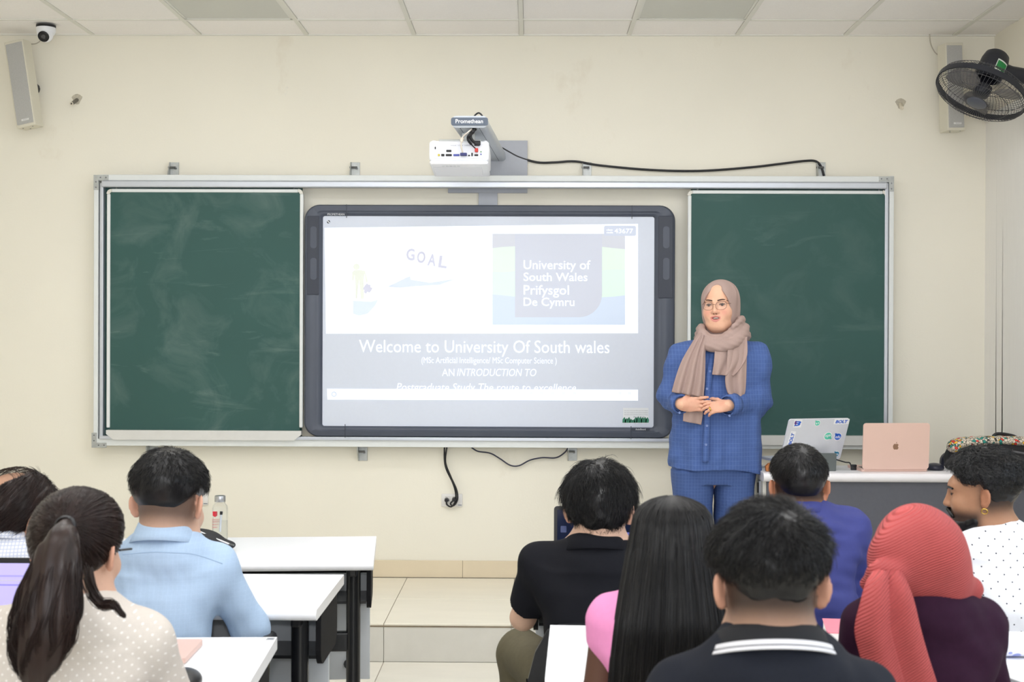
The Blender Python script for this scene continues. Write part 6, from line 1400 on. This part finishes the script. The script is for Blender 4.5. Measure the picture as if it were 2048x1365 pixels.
# black bag hanging at the chair of the man in the polo shirt
# backpack, chair and pouch at the teacher's desk
yb = yT + .22; c = P(1990, 945, yb); c.z = zT_
bp = thing('backpack', (c.x + .02, yb, zT_), 'black backpack with cartoon patterned top band and handle on the teacher desk', 'backpack')
x0, x1 = P(1895, 900, yb).x, P(2085, 900, yb).x; ztp = P(1990, 884, yb).z; xm_ = (x0 + x1) / 2
S = SDF((x0 - .05, yb - .16, zT_ - .005), (x1 + .05, yb + .16, ztp + .06), .005)
S.loft([(zT_ + .002, xm_, yb, (x1 - x0) / 2, .11), (zT_ + .06, xm_, yb, (x1 - x0) / 2 + .01, .12), (ztp - .03, xm_, yb, (x1 - x0) / 2 - .005, .10), (ztp, xm_, yb, (x1 - x0) / 2 - .04, .07)], .02, 3.2)
S.cone((x0 + .10, yb - .11, zT_ + .05), (x1 - .10, yb - .11, zT_ + .05), .045, .045, .03); add_folds(S, 33, .003, 25); S.cut((0, 0, zT_ + .002), (0, 0, -1)); V, Q = S.mesh(); np_mesh('bag_body', V, Q, mat('bag_black', (26, 26, 30), .7, noise=.1, nscale=60, bump=.06, bscale=300), bp)
PAT = mat('cartoon_pattern', (206, 196, 180), .7); g = NG(PAT); t_ = g.n('TexCoord'); v1 = g.n('TexVoronoi'); v1.inputs['Scale'].default_value = 75; g.l(t_.outputs['Object'], v1.inputs[0])
sp_ = g.n('SeparateColor'); g.l(v1.outputs[1], sp_.inputs[0]); c1 = g.mixc(g.math('GREATER_THAN', sp_.outputs[0], .91), s2l((204, 194, 178)), s2l((210, 60, 48))); c1 = g.mixc(g.math('GREATER_THAN', sp_.outputs[1], .90), c1, s2l((230, 180, 50))); c1 = g.mixc(g.math('GREATER_THAN', sp_.outputs[2], .91), c1, s2l((40, 130, 120)))
v2 = g.n('TexVoronoi', feature='DISTANCE_TO_EDGE'); v2.inputs['Scale'].default_value = 75; g.l(t_.outputs['Object'], v2.inputs[0]); g.color(g.mixc(g.math('LESS_THAN', v2.outputs[0], .06), c1, s2l((40, 36, 36))))
S = SDF((x0 - .02, yb - .14, ztp - .06), (x1 + .02, yb + .10, ztp + .03), .0045); S.chain(spline([(x0 + .01, yb - .05, ztp - .025), (x0 + .05, yb - .04, ztp - .004), (xm_, yb - .03, ztp + .008), (x1 - .05, yb - .04, ztp - .004), (x1 - .01, yb - .05, ztp - .025)], 5), [.024] * 21, .01, (1, 2.2, 1)); V, Q = S.mesh(); np_mesh('patterned_band', V, Q, PAT, bp)
hl = P(1985, 882, yb - .02); hr_ = P(2035, 884, yb - .02)
MB().tube(spline([hl + Vector((-.004, 0, -.01)), hl + Vector((.004, 0, .022)), hl + Vector((.03, 0, .034)), hr_ + Vector((-.03, 0, .030)), hr_ + Vector((-.002, 0, .016)), hr_ + Vector((.004, 0, -.012))], 6), .008, 8).build('handle', BLK, bp, 2)
MB().tube(spline([(x0 + .02, yb - .125, zT_ + .03), (x0 + .07, yb - .13, ztp - .06), (xm_, yb - .125, ztp - .035), (x1 - .06, yb - .13, ztp - .06)], 6), .006, 6).build('zip_line', mat('zip_grey', (90, 90, 94), .4), bp)
ytc = yT + DT + .32; tc_ = thing('teacher_chair', (P(1925, 930, ytc).x, ytc, ZP), 'dark chair behind the teacher desk beside the rose gold laptop', 'chair')
xa, xb2 = P(1887, 930, ytc).x, P(2010, 930, ytc).x; za = P(1900, 906, ytc).z
MB().prism(rrect(xb2 - xa, .36, .05, 5, 0, 0), at(((xa + xb2) / 2, ytc + .04, za - .18)), -.03, .0).build('backrest', NAVY, tc_, 1)
MB().box(((xa + xb2) / 2, ytc - .12 + .34, ZP + .45), (xb2 - xa, .36, .05), None, .02).build('seat', NAVY, tc_, 1)
for s in (0, 1):
    for yy_ in (ytc + .05, ytc + .36): MB().tube([(xa + .04 if s == 0 else xb2 - .04, yy_, ZP), (xa + .05 if s == 0 else xb2 - .05, yy_, ZP + .44)], .012, 8).build('leg', CHR, tc_, 1)
    MB().tube([(xa + .05 if s == 0 else xb2 - .05, ytc + .055, ZP + .42), (xa + .05 if s == 0 else xb2 - .05, ytc + .055, za - .2)], .012, 8).build('back_post', CHR, tc_, 1)
q = P(1872, 938, yT + .2); S = SDF((q.x - .06, yT + .12, zT_ - .003), (q.x + .06, yT + .28, zT_ + .06), .003); S.ell((q.x - .006, yT + .2, zT_ + .012), (.045, .05, .022), .01); S.cut((0, 0, zT_ + .001), (0, 0, -1)); V, Q = S.mesh(); tag(np_mesh('glasses_case', V, Q, NAVY), 'dark glossy case lying right of the rose gold laptop', 'case')
q = P(2040, 958, yT + .03); tag(MB().bb(q.x - .06, q.x + .2, yT + .005, yT + .10, zT_ + .0005, zT_ + .006, .001).build('paper_pad', mat('paper_cream', (226, 222, 206), .8), None), 'cream paper pad at the right front edge of the teacher desk', 'paper')
